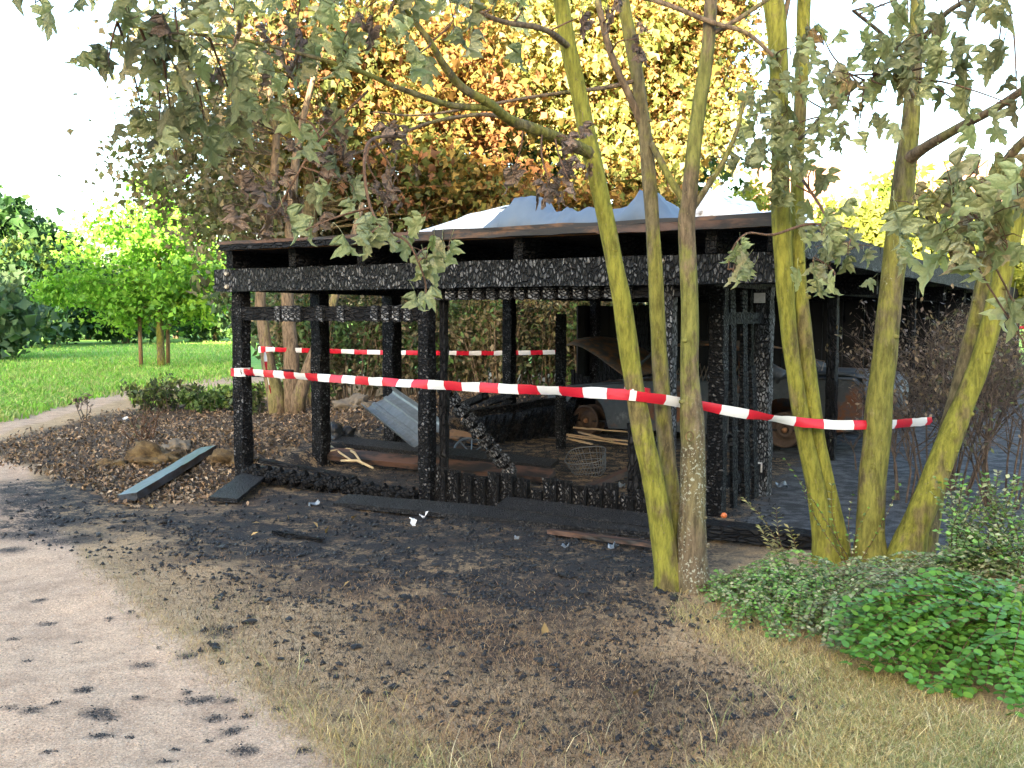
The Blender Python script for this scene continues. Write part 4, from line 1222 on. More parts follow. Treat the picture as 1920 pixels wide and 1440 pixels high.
# raised bonnet hinged at the windscreen
hx, hz = xf - 0.66, 0.8; HL = 1.2; OPEN = R(27)
b = MB(); k = 9; nn_ = 9
for i in range(k):
    t = i / (k - 1)
    for j in range(nn_):
        s = j / (nn_ - 1) * 2 - 1
        y = s * (0.68 - 0.05 * t * t); x = HL * t - 0.06 * t * s * s
        z = 0.07 * (1 - s * s) + 0.06 * math.sin(t * math.pi * 0.9) - (0.07 * max(0, t - 0.85) / 0.15) + 0.02 * mnoise.noise(Vector((x * 4, y * 4, 1)))
        b.v.append((hx + x * math.cos(OPEN) - z * math.sin(OPEN), y, hz + x * math.sin(OPEN) + z * math.cos(OPEN)))
for i in range(k - 1):
    for j in range(nn_ - 1):
        b.f.append((i * nn_ + j, i * nn_ + j + 1, (i + 1) * nn_ + j + 1, (i + 1) * nn_ + j)); b.m.append(0)
o = carput('bonnet', b.mesh('bonnet', M['hood_burnt'], True))
md = o.modifiers.new('thickness', 'SOLIDIFY'); md.thickness = 0.02
# engine block and seat springs
b = MB().box((xf - 0.1, 0, 0.5), (0.55, 0.5, 0.35)); b.tube([(xf - 0.4, -0.2, 0.7), (xf, 0.1, 0.74), (xf + 0.3, 0.3, 0.66)], 0.03, 6)
carput('engine', b.mesh('engine', M['rim_rust']))
for (xx, yy) in ((0.25, 0.35), (0.25, -0.35), (-0.65, 0.3), (-0.65, -0.3)):
    b = MB()
    for q in range(5):
        x0 = xx + (q - 2) * 0.07
        b.tube([(x0, yy - 0.2, 0.6), (x0 - 0.05, yy, 0.95 + 0.03 * (q % 2)), (x0, yy + 0.2, 0.6)], 0.008, 4)
    carput('seat_frame', b.mesh('seat_frame', M['seat_spring']))
b = MB()
for q in range(7):
    x0 = xr - 0.05 - 0.05 * q
    b.tube([(x0, 0.35 + 0.02 * q, 0.92), (x0 + 0.03, 0.3, 1.02 + 0.04 * math.sin(q * 2.2)), (x0 + 0.1, 0.4, 1.06 + 0.05 * math.cos(q * 1.3)), (x0 + 0.06, 0.5, 0.93)], 0.007, 4)
tag(obj('wire_tangle', b.mesh('wire_tangle', M['seat_spring']), None, mat4=cm), 'tangle of burnt pale wires on the car boot lid', 'wire')

# ------------------------------------------------------------------ debris in and round the carport
def loose_board(label, p0, p1, w, th, mat, name='charred_board', up=Vector((0, 0, 1)), seg=12, jit=0.004, cat='board', group=None, roll=0.0):
    p0, p1 = Vector(p0), Vector(p1)
    o = board(name, p0, p1, w, th, mat, None, up, seg, jit, 0, 0, roll)
    return tag(o, label, cat, group)
zt = lambda p, z: Vector((p.x, p.y, p.z + z))
loose_board('long charred board lying flat along the foot of the end wall', zt(G(640, 945), 0.035), zt(G(1262, 1008), 0.05), 0.24, 0.04, 'char_board', roll=R(10))
loose_board('second charred board overlapping the long one toward the tree', zt(G(940, 966), 0.1), zt(G(1245, 1003), 0.085), 0.2, 0.035, 'char_board', roll=R(16))
loose_board('charred beam on the ground right of the triple trunk', zt(G(1300, 1005), 0.07), zt(G(1530, 1032), 0.07), 0.2, 0.1, 'char_soft', name='charred_beam', cat='beam')
loose_board('thin scorched lath in front of the long charred board', zt(G(1030, 1003), 0.03), zt(G(1230, 1030), 0.03), 0.07, 0.03, 'wood_brown', name='lath', cat='lath')
loose_board('short black board lying askew by the corner post', zt(G(418, 948), 0.05), zt(G(496, 896), 0.11), 0.25, 0.03, 'char_board', roll=R(4))
loose_board('weathered blue grey plank leaning on the leaf litter', zt(G(240, 942), 0.04), zt(G(392, 852, 0.08), 0.06), 0.17, 0.07, 'grey_plank' if 'grey_plank' in M else 'zinc', name='grey_plank', cat='plank', roll=R(-8))
loose_board('thin charred stick on the scorched ground', zt(G(512, 1001), 0.015), zt(G(606, 1018), 0.02), 0.035, 0.025, 'char_soft', name='charred_stick', cat='stick')
loose_board('charred plank lying on top across the shed floor', zt(G(625, 856), 0.19), zt(G(1040, 893), 0.12), 0.2, 0.045, 'char_board', roll=R(14), seg=20)
loose_board('red brown plank under the charred one across the shed floor', zt(G(612, 872), 0.13), zt(G(1035, 910), 0.09), 0.16, 0.06, 'wood_brown', name='brown_plank', cat='plank', roll=R(26), seg=20)
loose_board('scorched orange brown board behind the middle post', zt(G(835, 842), 0.2), zt(G(900, 850), 0.16), 0.15, 0.03, 'wood_scorched', name='orange_board', roll=R(35))
loose_board('lower scorched board behind the middle post', zt(G(830, 858), 0.13), zt(G(905, 866), 0.08), 0.14, 0.03, 'wood_fascia', name='orange_board', roll=R(30))
loose_board('brown rail lying by the wire basket', zt(G(1105, 930), 0.08), zt(G(1230, 880), 0.1), 0.09, 0.05, 'wood_brown', name='brown_rail', cat='rail')
loose_board('charred pole slanting up behind the middle bay', zt(G(850, 790), 0.12), P(965, 738, 14.2), 0.12, 0.1, 'char_soft', name='charred_pole', cat='pole')
loose_board('second charred pole beside the slanting one', zt(G(835, 800), 0.2), P(910, 742, 13.6), 0.1, 0.08, 'char', name='charred_pole', cat='pole')
for k, (x0, y0, x1, y1, w_) in enumerate(((1062, 826, 1182, 836, 0.03), (1066, 832, 1180, 846, 0.025), (1064, 840, 1110, 848, 0.03), (1085, 830, 1150, 845, 0.028), (1075, 824, 1180, 830, 0.028))):
    loose_board(['pale lath topmost in the heap before the car wheel', 'pale lath crossing the heap before the car wheel', 'short pale lath at the left of the heap before the car wheel', 'pale lath slanting in the heap before the car wheel', 'pale lath nearest the car in the heap before its wheel'][k],
                zt(G(x0, y0), 0.08 + 0.02 * k), zt(G(x1, y1), 0.06 + 0.02 * k), w_, 0.02, 'wood_pale', name='lath', cat='lath', group='pale laths before the car')
for k, (x0, y0, x1, y1) in enumerate(((582, 850, 660, 885), (650, 868, 680, 892), (690, 845, 800, 832), (640, 893, 700, 900), (620, 873, 690, 872), (745, 840, 790, 838), (830, 850, 842, 868))):
    tag(MB().tube([zt(G(x0, y0), 0.16), zt(G((x0 + x1) / 2, (y0 + y1) / 2), 0.18), zt(G(x1, y1), 0.12)], [0.012, 0.014, 0.01], 6).build('pale_stick', M['straw'], None),
        ['pale bare stick by the left end of the brown plank', 'short pale stick crossing the brown plank', 'pale stick under the metal trough', 'pale stick on the sill of the left bay', 'thin pale stick on the charred sill', 'pale stick end beside the middle post', 'short pale stick right of the middle post'][k], 'stick', 'pale sticks in the shed')

# diagonal brace burnt to a string of thick blocks
br = empty('charred_brace', C(a803, 0.1), 'diagonal charred brace burnt into a chain of blocks beside the middle post', 'brace')
q0, q1 = P(812, 700, 9.0), zt(G(962, 925), 0.16)
board('core', q0, q1, 0.06, 0.05, 'char', br, seg=10, jit=0.006)
for i in range(10):
    t = (i + 0.5) / 10
    c0 = q0.lerp(q1, t)
    me = board_mesh('block', (q1 - q0).length / 10 * 0.68, 0.125, 0.11, M['char_block'], 3, 0.012, 0, 0.02)
    m = place(q0, q1, V * -1, random.uniform(-.2, .2)); m.translation = c0
    obj('block', me, br, mat4=m)

# zinc trough: ribbed sheet bent up at the sides
tr = MB(); tp0, tp1 = P(712, 752, 11.2), P(806, 822, 9.7)
ax_ = (tp1 - tp0); ln = ax_.length; X = ax_.normalized(); Yv = Vector((0.45, 0.8, 0.5)); Yv = (Yv - X * Yv.dot(X)).normalized(); Zv = X.cross(Yv)
prof = [(-0.2, 0.09), (-0.19, 0.02), (-0.17, 0.0), (-0.1, 0.0), (-0.09, 0.015), (-0.06, 0.015), (-0.05, 0.0), (0.05, 0.0), (0.06, 0.015), (0.09, 0.015), (0.1, 0.0), (0.17, 0.0), (0.19, 0.02), (0.2, 0.09)]
for i in range(9):
    t = i / 8
    for (y, z) in prof:
        w_ = 0.012 * mnoise.noise(Vector((t * 5, y * 8, 2)))
        tr.v.append(tuple(tp0 + X * (ln * t) + Yv * y + Zv * (z + w_)))
k = len(prof)
for i in range(8):
    for j in range(k - 1):
        tr.f.append((i * k + j, i * k + j + 1, (i + 1) * k + j + 1, (i + 1) * k + j)); tr.m.append(0)
o = tr.build('metal_trough', M['zinc'])
o.modifiers.new('t', 'SOLIDIFY').thickness = 0.006
tag(o, 'ribbed grey metal trough tipped against the middle post', 'trough')

# wire basket
wb = empty('wire_basket', zt(G(1102, 905), 0), 'small wire basket lying tipped on the charred floor', 'basket')
cb = zt(G(1102, 892), 0.13); m3 = Matrix.Rotation(R(-20), 3, 'Z') @ Matrix.Rotation(R(28), 3, 'X') @ Matrix.Rotation(R(-8), 3, 'Y')
def bp(x, y, z): return cb + m3 @ Vector((x, y, z))
b = MB()
for zz, sx, sy in ((0.1, 0.21, 0.15), (0.03, 0.195, 0.14), (-0.04, 0.18, 0.13), (-0.1, 0.16, 0.11)):
    ring = [bp(sx * math.copysign(abs(math.cos(t)) ** 0.6, math.cos(t)), sy * math.copysign(abs(math.sin(t)) ** 0.6, math.sin(t)), zz) for t in np.linspace(0, 2 * math.pi, 25)]
    b.tube(ring, 0.006 if zz == 0.1 else 0.0035, 4, cap=False)
b.build('rims', M['wire'], wb)
b = MB()
for t in np.linspace(0, 2 * math.pi, 33)[:-1]:
    cx_, sy_ = math.copysign(abs(math.cos(t)) ** 0.6, math.cos(t)), math.copysign(abs(math.sin(t)) ** 0.6, math.sin(t))
    b.tube([bp(0.21 * cx_, 0.15 * sy_, 0.1), bp(0.16 * cx_, 0.11 * sy_, -0.1)], 0.0028, 4, cap=False)
b.build('side_wires', M['wire'], wb)
b = MB()
for x in np.linspace(-0.14, 0.14, 9): b.tube([bp(x, -0.1, -0.1), bp(x, 0.1, -0.1)], 0.0028, 4, cap=False)
b.build('base_wires', M['wire'], wb)

# bicycle wheel remains
bw = empty('spoked_wheel', zt(G(884, 862), 0), 'half buried spoked wheel rim beside the diagonal brace', 'wheel')
cw = zt(G(884, 868), 0.1); mr = Matrix.Rotation(R(55), 3, 'X') @ Matrix.Rotation(R(15), 3, 'Y')
rp = [cw + mr @ Vector((0.2 * math.cos(t), 0.2 * math.sin(t), 0)) for t in np.linspace(0, 2 * math.pi, 25)]
MB().tube(rp, 0.012, 6, cap=False).build('rim', M['zinc'], bw)
b = MB()
for t in np.linspace(0, 2 * math.pi, 9)[:-1]: b.tube([cw, cw + mr @ Vector((0.2 * math.cos(t), 0.2 * math.sin(t), 0))], 0.008, 4, cap=False)
b.build('spokes', M['zinc'], bw)

# charred low bank of fallen wall boards along the far side of the shed
bk = empty('collapsed_wall', zt(G(930, 805), 0), 'collapsed black wall section lying between the brace and the car', 'wall')
e0, e1 = P(868, 792, 12.4), P(1052, 758, 13.6)
for i in range(12):
    t = i / 11
    p = e0.lerp(e1, t); g_ = Vector((p.x, p.y, 0))
    hh = 0.12 + p.z * 0.75 + random.uniform(-.05, .05)
    board('wall_board', g_ + Vector((0, 0, -0.02)) + V * 0.15, Vector((p.x, p.y, hh)) + V * 0.5 + U * random.uniform(-.05, .05), 0.16, 0.035, 'char', bk, up=V * -1, seg=6, jit=0.01)
board('wall_rail', e0 + Vector((0, 0, 0.1)), e1 + Vector((0, 0, 0.06)), 0.12, 0.09, 'char', bk, seg=14, jit=0.012)

# small scrap
def scrap(label, px, py, size, mat, name, cat, group=None, seed=0):
    b = MB(); r_ = random.Random(seed)
    p = zt(G(px, py), size * 0.35)
    k = 5
    for i in range(k + 1):
        t = i / k - 0.5
        for s in (-0.5, 0, 0.5):
            b.v.append((t * size * 1.3, s * size * 0.8, size * (0.25 * math.sin(i * 1.3 + seed) + 0.22 * r_.uniform(-1, 1) + 0.2 * abs(s))))
    for i in range(k):
        for j in range(2):
            q_ = i * 3 + j; b.f.append((q_, q_ + 1, q_ + 4, q_ + 3)); b.m.append(0)
    o = b.build(name, M[mat], None, False)
    o.location = p; o.rotation_euler = (r_.uniform(-.7, .7), r_.uniform(-.6, .6), r_.uniform(0, 6))
    o.modifiers.new('t', 'SOLIDIFY').thickness = 0.004
    return tag(o, label, cat, group)
scrap('crumpled pale metal scrap in front of the long charred board', 796, 972, 0.060, 'foil_white', 'metal_scrap', 'scrap', None, 2)
scrap('flat pale metal scrap left of the crumpled one', 774, 982, 0.060, 'foil_white', 'metal_scrap', 'scrap', None, 4)
scrap('small white scrap on the ash before the wall slats', 968, 1014, 0.042, 'zinc', 'metal_scrap', 'scrap', None, 5)
scrap('white flake of ash metal left of the triple trunk', 1060, 1028, 0.042, 'zinc', 'metal_scrap', 'scrap', None, 7)
scrap('clear plastic shred near the short black board', 590, 952, 0.078, 'zinc', 'plastic_shred', 'scrap', None, 9)
scrap('grey flake before the lath by the triple trunk', 1150, 1030, 0.060, 'zinc', 'metal_scrap', 'scrap', None, 10)
scrap('white ash clump beside the brown rail', 1165, 915, 0.072, 'zinc', 'ash_clump', 'ash', None, 11)
scrap('white scrap on leaf litter left of the carport', 236, 790, 0.096, 'white_plate', 'paper_scrap', 'scrap', None, 12)
scrap('silvery lamp scrap beside the broken post', 1020, 778, 0.132, 'foil_white', 'lamp_scrap', 'scrap', None, 14)
scrap('flat silver dish scrap on the floor by the broken post', 1005, 800, 0.120, 'zinc', 'dish_scrap', 'scrap', None, 15)
scrap('pale ash clump on the drive by the burnt wall', 1465, 915, 0.084, 'zinc', 'ash_clump', 'ash', None, 16)
o = obj('orange_ball', lump_mesh('orange_ball', 0.024, M['orange_ball'], (1, 1, 0.95), 1, 2, 0.05, True), loc=zt(G(1357, 1002), 0.145))
tag(o, 'small orange ball on the charred beam right of the tree', 'ball')
# clods and boulders
for (px, py, r_, mt, lab, sq) in ((290, 868, 0.24, 'rock_moss', 'brown mossy clod on the leaf litter by the blue grey plank', (1.2, 1, 0.75)), (438, 872, 0.26, 'rock_moss', 'rust brown moss mound at the foot of the corner post', (1.1, 1, 0.6)),
                                  (215, 875, 0.13, 'rock_moss', 'small mossy clod left of the big brown one', (1.3, 1, 0.6)), (332, 845, 0.16, 'rock', 'dark clod behind the blue grey plank', (1.2, 1, 0.7)),
                                  (664, 768, 0.26, 'rock', 'grey boulder on the litter behind the second post', (1.2, 1, 0.8)), (640, 822, 0.17, 'charcoal', 'black charred stump beside the second post', (1.1, 1, 1)),
                                  (556, 862, 0.2, 'rock_moss', 'yellow brown moss mound right of the corner post', (1.5, 1, 0.5)), (726, 835, 0.2, 'charcoal', 'black charred lump under the metal trough', (1, 1, 1.1))):
    p = GH(px, py)
    o = obj('earth_clod' if 'clod' in lab or 'mound' in lab else ('boulder' if 'boulder' in lab else 'charred_stump'), lump_mesh('lump', r_ * 0.85, M[mt], sq, px * 0.01, 4, 0.7, True), loc=(p.x, p.y, p.z + r_ * 0.1))
    tag(o, lab, 'clod' if 'clod' in lab or 'mound' in lab else ('boulder' if 'boulder' in lab else 'stump'))

# charcoal lumps one can pick out, then the crumbs
cmes = [lump_mesh('charcoal_lump', 1.0, M['charcoal'], (1.25, 1, 0.6), i * 2.3, 1, 0.6) for i in range(5)]
big_l = [(670, 1072), (1400 * 0 + 668, 1215), (720, 1182), (600, 1190), (760, 1120), (820, 1060), (420, 1030), (360, 1000), (440, 1012), (560, 1040), (300, 985), (640, 1250), (900, 1090), (1000, 1060), (1120, 1050), (1180, 1075), (1100, 1120), (960, 1180), (860, 1230), (1010, 1240),
         (1260, 1130), (1330, 1165), (1300, 1180), (1230, 1175), (1437, 1340), (470, 1165), (398, 1214), (408, 1222), (740, 1290), (1060, 1085), (880, 980), (930, 990), (990, 998), (850, 985), (820, 992), (1080, 1010), (1140, 1045), (700, 990), (610, 985), (230, 985), (180, 1010), (120, 985), (60, 1000), (500, 1130), (545, 1160), (530, 1240), (630, 1270), (950, 1040)]
rl = random.Random(3)
for (px, py) in big_l:
    p = GH(px + rl.uniform(-6, 6), py + rl.uniform(-5, 5))
    o = obj('charcoal_lump', cmes[rl.randrange(5)], loc=(p.x, p.y, p.z + 0.012))
    s = rl.uniform(0.012, 0.028); o.scale = (s * rl.uniform(.8, 1.5), s, s); o.rotation_euler = (rl.uniform(-.4, .4), rl.uniform(-.4, .4), rl.uniform(0, 6.28))
    tag(o, 'lump of black charcoal lying on the scorched ground', 'charcoal', 'charcoal lumps on the scorched ground')

def sample_poly(poly, k, pad=0.0, edge=0.6):
    """random ground points in a polygon, thinning towards its edge"""
    p = np.array([(q[0], q[1]) for q in poly]); lo, hi = p.min(0) - edge, p.max(0) + edge
    out = []
    n_ = 0
    while n_ < k:
        c = lo + rng.random((k * 4, 2)) * (hi - lo)
        sd = poly_sd(c[:, 0], c[:, 1], poly)
        c = c[rng.random(len(c)) < np.clip(sd / edge * 0.5 + 0.5, 0, 1)]
        out.append(c); n_ += len(c)
    return np.concatenate(out)[:k]
def sample_px(poly_px, k, soft=28.0):
    """points spread evenly as the photograph shows them (denser near the viewer) inside a ground region"""
    p = np.array(poly_px, float); lo, hi = p.min(0) - soft, p.max(0) + soft; out = []; n_ = 0
    while n_ < k:
        c = lo + rng.random((k * 3, 2)) * (hi - lo)
        sd = poly_sd(c[:, 0], c[:, 1], poly_px)
        c = c[rng.random(len(c)) < np.clip(0.5 + sd / (2 * soft), 0, 1)]
        out.append(c); n_ += len(c)
    c = np.concatenate(out)[:k]
    c[:, 1] = np.maximum(c[:, 1], 640)
    dx = (c[:, 0] - 960) / F; dz = np.array([ray(960, y).z / ray(960, y).y for y in c[:, 1]])
    Y = -CAMZ / dz; dyv = np.array([ray(960, y).y for y in c[:, 1]])
    return np.stack([dx / dyv * Y, Y], 1)

def crumb_stuff(name, pts, smin, smax, mat, label, cat, power=2.0):
    k = len(pts)
    base = np.array([[1, 0, 0], [-0.5, 0.87, 0], [-0.5, -0.87, 0], [0.1, 0.1, 0.8], [0.2, -0.1, -0.5]])
    f0 = np.array([[0, 1, 3], [1, 2, 3], [2, 0, 3], [1, 0, 4], [2, 1, 4], [0, 2, 4]])
    s = (smin + (smax - smin) * rng.random(k) ** power)[:, None, None]
    an = rng.random(k) * 6.283; ca, sa = np.cos(an), np.sin(an)
    v = base[None] * (0.6 + 0.8 * rng.random((k, 5, 3))) * s
    x = v[:, :, 0] * ca[:, None] - v[:, :, 1] * sa[:, None]; y = v[:, :, 0] * sa[:, None] + v[:, :, 1] * ca[:, None]
    z = v[:, :, 2] + H(pts[:, 0], pts[:, 1])[:, None] + s[:, :, 0] * 0.15
    vv = np.stack([x + pts[:, 0:1], y + pts[:, 1:2], z], -1).reshape(-1, 3)
    ff = (f0[None] + np.arange(k)[:, None, None] * 5).reshape(-1, 3)
    return tag(obj(name, pmesh(name, vv, ff, mat)), label, cat, None, 'stuff')
SOOT_PX = [(100, 900), (240, 930), (470, 940), (620, 960), (1250, 1030), (1290, 1120), (1180, 1190), (900, 1180), (600, 1130), (400, 1090), (250, 1040), (120, 1000), (20, 960)]
SCOR_PX = [(300, 1060), (600, 1080), (1250, 1140), (1420, 1250), (1540, 1350), (1300, 1440), (900, 1440), (650, 1300), (420, 1170)]
IN_PX = [(480, 870), (800, 830), (1050, 800), (1450, 850), (1440, 1000), (1220, 990), (640, 930), (480, 930)]
pts = np.concatenate([sample_px(SOOT_PX, 17000, 55.0), sample_px(SCOR_PX, 6500, 110.0)])
dn = pnoise(np.concatenate([pts, np.zeros((len(pts), 1))], 1), 5.0, 1.0) + 0.7 * pnoise(np.concatenate([pts, np.zeros((len(pts), 1))], 1), 13.0, 4.0)
pts = pts[rng.random(len(pts)) < np.clip(0.5 + dn * 0.75, 0.06, 1)]
pts = np.concatenate([pts, sample_px(IN_PX, 4500), sample_px([(720, 960), (900, 960), (1230, 1000), (1230, 1040), (1000, 1030), (800, 1000), (560, 990)], 2200)])
crumb_stuff('charcoal_crumbs', pts, 0.003, 0.024, M['charcoal'], 'black charcoal crumbs strewn over the scorched ground', 'charcoal', 4.0)
# heaps of crumbs on the path stains
sp_ = []
for (px, py, rx, ry) in STAINS:
    k = int(14 + rx * ry * 0.12)
    e = np.array([(px, py)]) + rng.normal(size=(k, 2)) * np.array([[rx, ry]]) * 0.42
    for (x, y) in e:
        p = G(x, max(y, 860)); sp_.append((p.x, p.y))
crumb_stuff('soot_crumbs', np.array(sp_), 0.002, 0.007, M['charcoal'], 'soot crumbs in dark patches on the sandy path', 'soot')
PATH_PX = [(0, 880), (60, 890), (165, 1065), (310, 1200), (520, 1345), (640, 1438), (640, 1500), (-40, 1500), (-40, 880)]
crumb_stuff('gravel', sample_px(PATH_PX, 11000, 8.0), 0.0015, 0.005, M['pebble'], 'fine pale gravel of the sandy path', 'gravel')

# leaf litter
LIT_PX = [(0, 830), (140, 795), (230, 770), (450, 756), (700, 752), (1000, 740), (1030, 780), (800, 835), (600, 850), (470, 900), (400, 935), (220, 945), (90, 890), (0, 868)]
pts = np.concatenate([sample_px(LIT_PX, 15000, 10.0), sample_px([(200, 880), (470, 830), (480, 920), (380, 940), (210, 935)], 900)])
cen = np.stack([pts[:, 0], pts[:, 1], H(pts[:, 0], pts[:, 1]) + 0.012 + 0.03 * rng.random(len(pts))], 1)
LITP = [(0.2, 0.14, 0.09), (0.12, 0.08, 0.05), (0.3, 0.2, 0.12), (0.06, 0.045, 0.035), (0.34, 0.26, 0.18), (0.16, 0.1, 0.06), (0.05, 0.04, 0.035)]
v, f, cc = leaf_arrays(cen, 0.03 + 0.05 * rng.random(len(cen)) ** 1.5, np.array(LITP)[rng.integers(0, len(LITP), len(cen))], hang=0.0, aspect=0.5, flat=0.5, fold=0.6)
tag(obj('leaf_litter', pmesh('leaf_litter', v, f, M['litter'], cc)), 'brown dry leaf litter heaped beside the carport', 'leaf litter', None, 'stuff')
# fallen leaves one can pick out
lm = []
for i in range(4):
    v, f, cc = leaf_arrays(np.zeros((1, 3)), [1.0], np.array([[0.36, 0.24, 0.1]]) * (1 - 0.12 * i), hang=0.0, flat=3.0, aspect=0.5, fold=0.5)
    lm.append(pmesh('fallen_leaf', v, f, M['litter'], cc))
for i, (px, py) in enumerate([(665, 974), (592, 988), (614, 999), (765, 1033), (650, 1100), (1195, 1305), (1020, 1190), (480, 985), (478, 1005), (1430, 1095), (540, 975), (370, 940), (282, 953), (1590, 1285), (1510, 1232), (1550, 1265), (1610, 1380), (830, 1150)]):
    p = GH(px, py)
    o = obj('fallen_leaf', lm[i % 4], loc=(p.x, p.y, p.z + 0.018)); s = rl.uniform(0.06, 0.1); o.scale = (s, s, s); o.rotation_euler = (rl.uniform(-.3, .3), rl.uniform(-.3, .3), rl.uniform(0, 6.28))
    tag(o, 'dry yellow brown fallen leaf lying on the ground before the carport', 'leaf', 'fallen leaves on the ground')

# grass blades
def blades(name, pts, lo, hi, wd, pal, label, lean=0.8, seed=0.0):
    k = len(pts)
    h = (lo + (hi - lo) * rng.random(k) ** 1.5)[:, None]
    z0 = H(pts[:, 0], pts[:, 1])
    b = np.stack([pts[:, 0], pts[:, 1], z0 - 0.004], 1)
    an = rng.random(k) * 6.283
    s = np.stack([np.cos(an), np.sin(an), np.zeros(k)], 1)
    wv_ = np.asarray(wd).reshape(-1, 1) if hasattr(wd, '__len__') else wd
    ld = np.stack([rng.normal(size=k), rng.normal(size=k), np.zeros(k)], 1) * lean * h
    up = np.array([[0, 0, 1.0]]) * h
    md_ = b + up * 0.6 + ld * 0.35
    v = np.stack([b - s * wv_, b + s * wv_, md_ + s * wv_ * 0.75, md_ - s * wv_ * 0.75, b + up * (0.75 + 0.25 * rng.random((k, 1))) + ld], 1)
    f = (np.array([[0, 1, 2], [0, 2, 3], [3, 2, 4]])[None] + np.arange(k)[:, None, None] * 5).reshape(-1, 3)
    cc = np.repeat(palette(b, pal, 2.2, seed, 1.6), 5, axis=0)
    return tag(obj(name, pmesh(name, v.reshape(-1, 3), f, M['blade'], cc)), label, 'grass', None, 'stuff')
STRAW = [(0.58, 0.45, 0.2), (0.32, 0.21, 0.09), (0.74, 0.62, 0.34), (0.17, 0.11, 0.055), (0.4, 0.38, 0.15), (0.8, 0.7, 0.44), (0.3, 0.34, 0.13)]
BURN = [(0.34, 0.21, 0.12), (0.08, 0.052, 0.038), (0.46, 0.31, 0.17), (0.03, 0.024, 0.022), (0.2, 0.125, 0.075), (0.54, 0.4, 0.25), (0.05, 0.036, 0.03)]
GREENISH = [(0.5, 0.37, 0.2), (0.32, 0.28, 0.14), (0.58, 0.44, 0.27), (0.36, 0.24, 0.13), (0.24, 0.26, 0.12), (0.2, 0.13, 0.08)]
blades('scorched_grass', sample_px([(220, 1050), (600, 1090), (1260, 1130), (1420, 1230), (1540, 1330), (1480, 1470), (900, 1470), (640, 1310), (400, 1180)], 52000, 60.0), 0.01, 0.04, 0.0014, BURN, 'short scorched brown grass over the burnt lawn', 1.0)
blades('straw_grass', sample_px([(1290, 1150), (1460, 1200), (1640, 1270), (1800, 1340), (1960, 1380), (1960, 1500), (1250, 1500), (1490, 1420), (1530, 1320), (1420, 1240)], 46000, 45.0), 0.012, 0.06, 0.0014, STRAW, 'pale dry straw grass in the right foreground', 0.9)
blades('verge_grass', np.concatenate([sample_px([(180, 1080), (240, 1100), (420, 1200), (560, 1290), (900, 1430), (900, 1500), (680, 1480), (520, 1345), (310, 1200), (170, 1070)], 8500, 45.0), sample_px([(560, 1340), (700, 1320), (880, 1420), (900, 1480), (680, 1470)], 2200, 40.0), sample_px([(480, 1230), (580, 1260), (600, 1300), (520, 1310)], 500), sample_px([(400, 1120), (500, 1140), (480, 1170), (400, 1150)], 300)]),
       0.01, 0.05, 0.0013, GREENISH, 'thin yellow green grass along the edge of the sandy path', 0.9)
blades('dry_stalks', np.concatenate([sample_px([(500, 1230), (900, 1380), (1500, 1300), (1900, 1380), (1900, 1450), (700, 1450)], 420, 40.0), sample_px([(540, 1320), (720, 1380), (860, 1440), (640, 1440)], 160, 30.0)]), 0.05, 0.15, 0.0013, STRAW, 'long bent dry stalks rising from the short grass', 0.9)
blades('meadow_grass', np.concatenate([sample_px([(-20, 795), (120, 760), (240, 730), (440, 708), (470, 640), (-20, 660)], 30000, 6.0), sample_px([(300, 760), (440, 745), (620, 735), (620, 715), (440, 728), (240, 750)], 2500, 6.0)]), 0.06, 0.2, 0.016,
       [(0.2, 0.42, 0.06), (0.25, 0.47, 0.08), (0.17, 0.36, 0.06), (0.32, 0.48, 0.12), (0.36, 0.42, 0.15)], 'lush green meadow grass beyond the far path', 0.5)

# ------------------------------------------------------------------ barrier tape
def tape_strip(pts, wid, period, phase=0.0, twist=None, parent=None, name='tape', n=10):
    p, _ = spline([(Vector(q), 1) for q in pts], n)
    # resample finely so stripes end cleanly
    d = [0.0]
    for i in range(1, len(p)): d.append(d[-1] + (p[i] - p[i - 1]).length)
    tot = d[-1]
    cuts = sorted(set([0.0, tot] + [x for x in np.arange(-phase * period, tot, period / 6) if 0 < x < tot]))
    b = MB(); half = wid / 2
    da = np.array(d); pa = np.array([tuple(q) for q in p])
    for c_ in cuts:
        q = Vector([np.interp(c_, da, pa[:, k]) for k in range(3)])
        q2 = Vector([np.interp(min(tot, c_ + 0.02), da, pa[:, k]) for k in range(3)]); q1 = Vector([np.interp(max(0, c_ - 0.02), da, pa[:, k]) for k in range(3)])
        t = (q2 - q1).normalized()
        an = twist(c_ / tot) if twist else 0.0
        upv = Matrix.Rotation(an, 3, t) @ (Vector((0, 0, 1)) - t * t.z).normalized()
        nz_ = mnoise.noise(Vector((c_ * 5.0, 1.3, len(pts)))); n2_ = mnoise.noise(Vector((c_ * 13.0, 7.1, len(pts))))
        bow = t.cross(upv) * (0.008 + 0.012 * nz_)
        hf = half * (1 - 0.22 * abs(nz_))
        q = q + Vector((0, 0, 0.006 * nz_))
        b.v += [tuple(q - upv * hf + t.cross(upv) * 0.012 * n2_), tuple(q + bow), tuple(q + upv * hf - t.cross(upv) * 0.012 * n2_)]
    for i in range(len(cuts) - 1):
        mid = (cuts[i] + cuts[i + 1]) / 2 + phase * period
        m = 0 if (mid / period) % 1.0 < 0.5 else 1
        b.f += [(i * 3, i * 3 + 3, i * 3 + 4, i * 3 + 1), (i * 3 + 1, i * 3 + 4, i * 3 + 5, i * 3 + 2)]; b.m += [m, m]
    return b.build(name, [M['tape_white'], M['tape_red']], parent, True)
t1 = empty('barrier_tape', P(458, 697, 9.8), 'red and white barrier tape stretched from the corner post past the trunks', 'tape')
pA = P(455, 697, L0.y - 0.09); pB = P(1190, 740, 5.83)
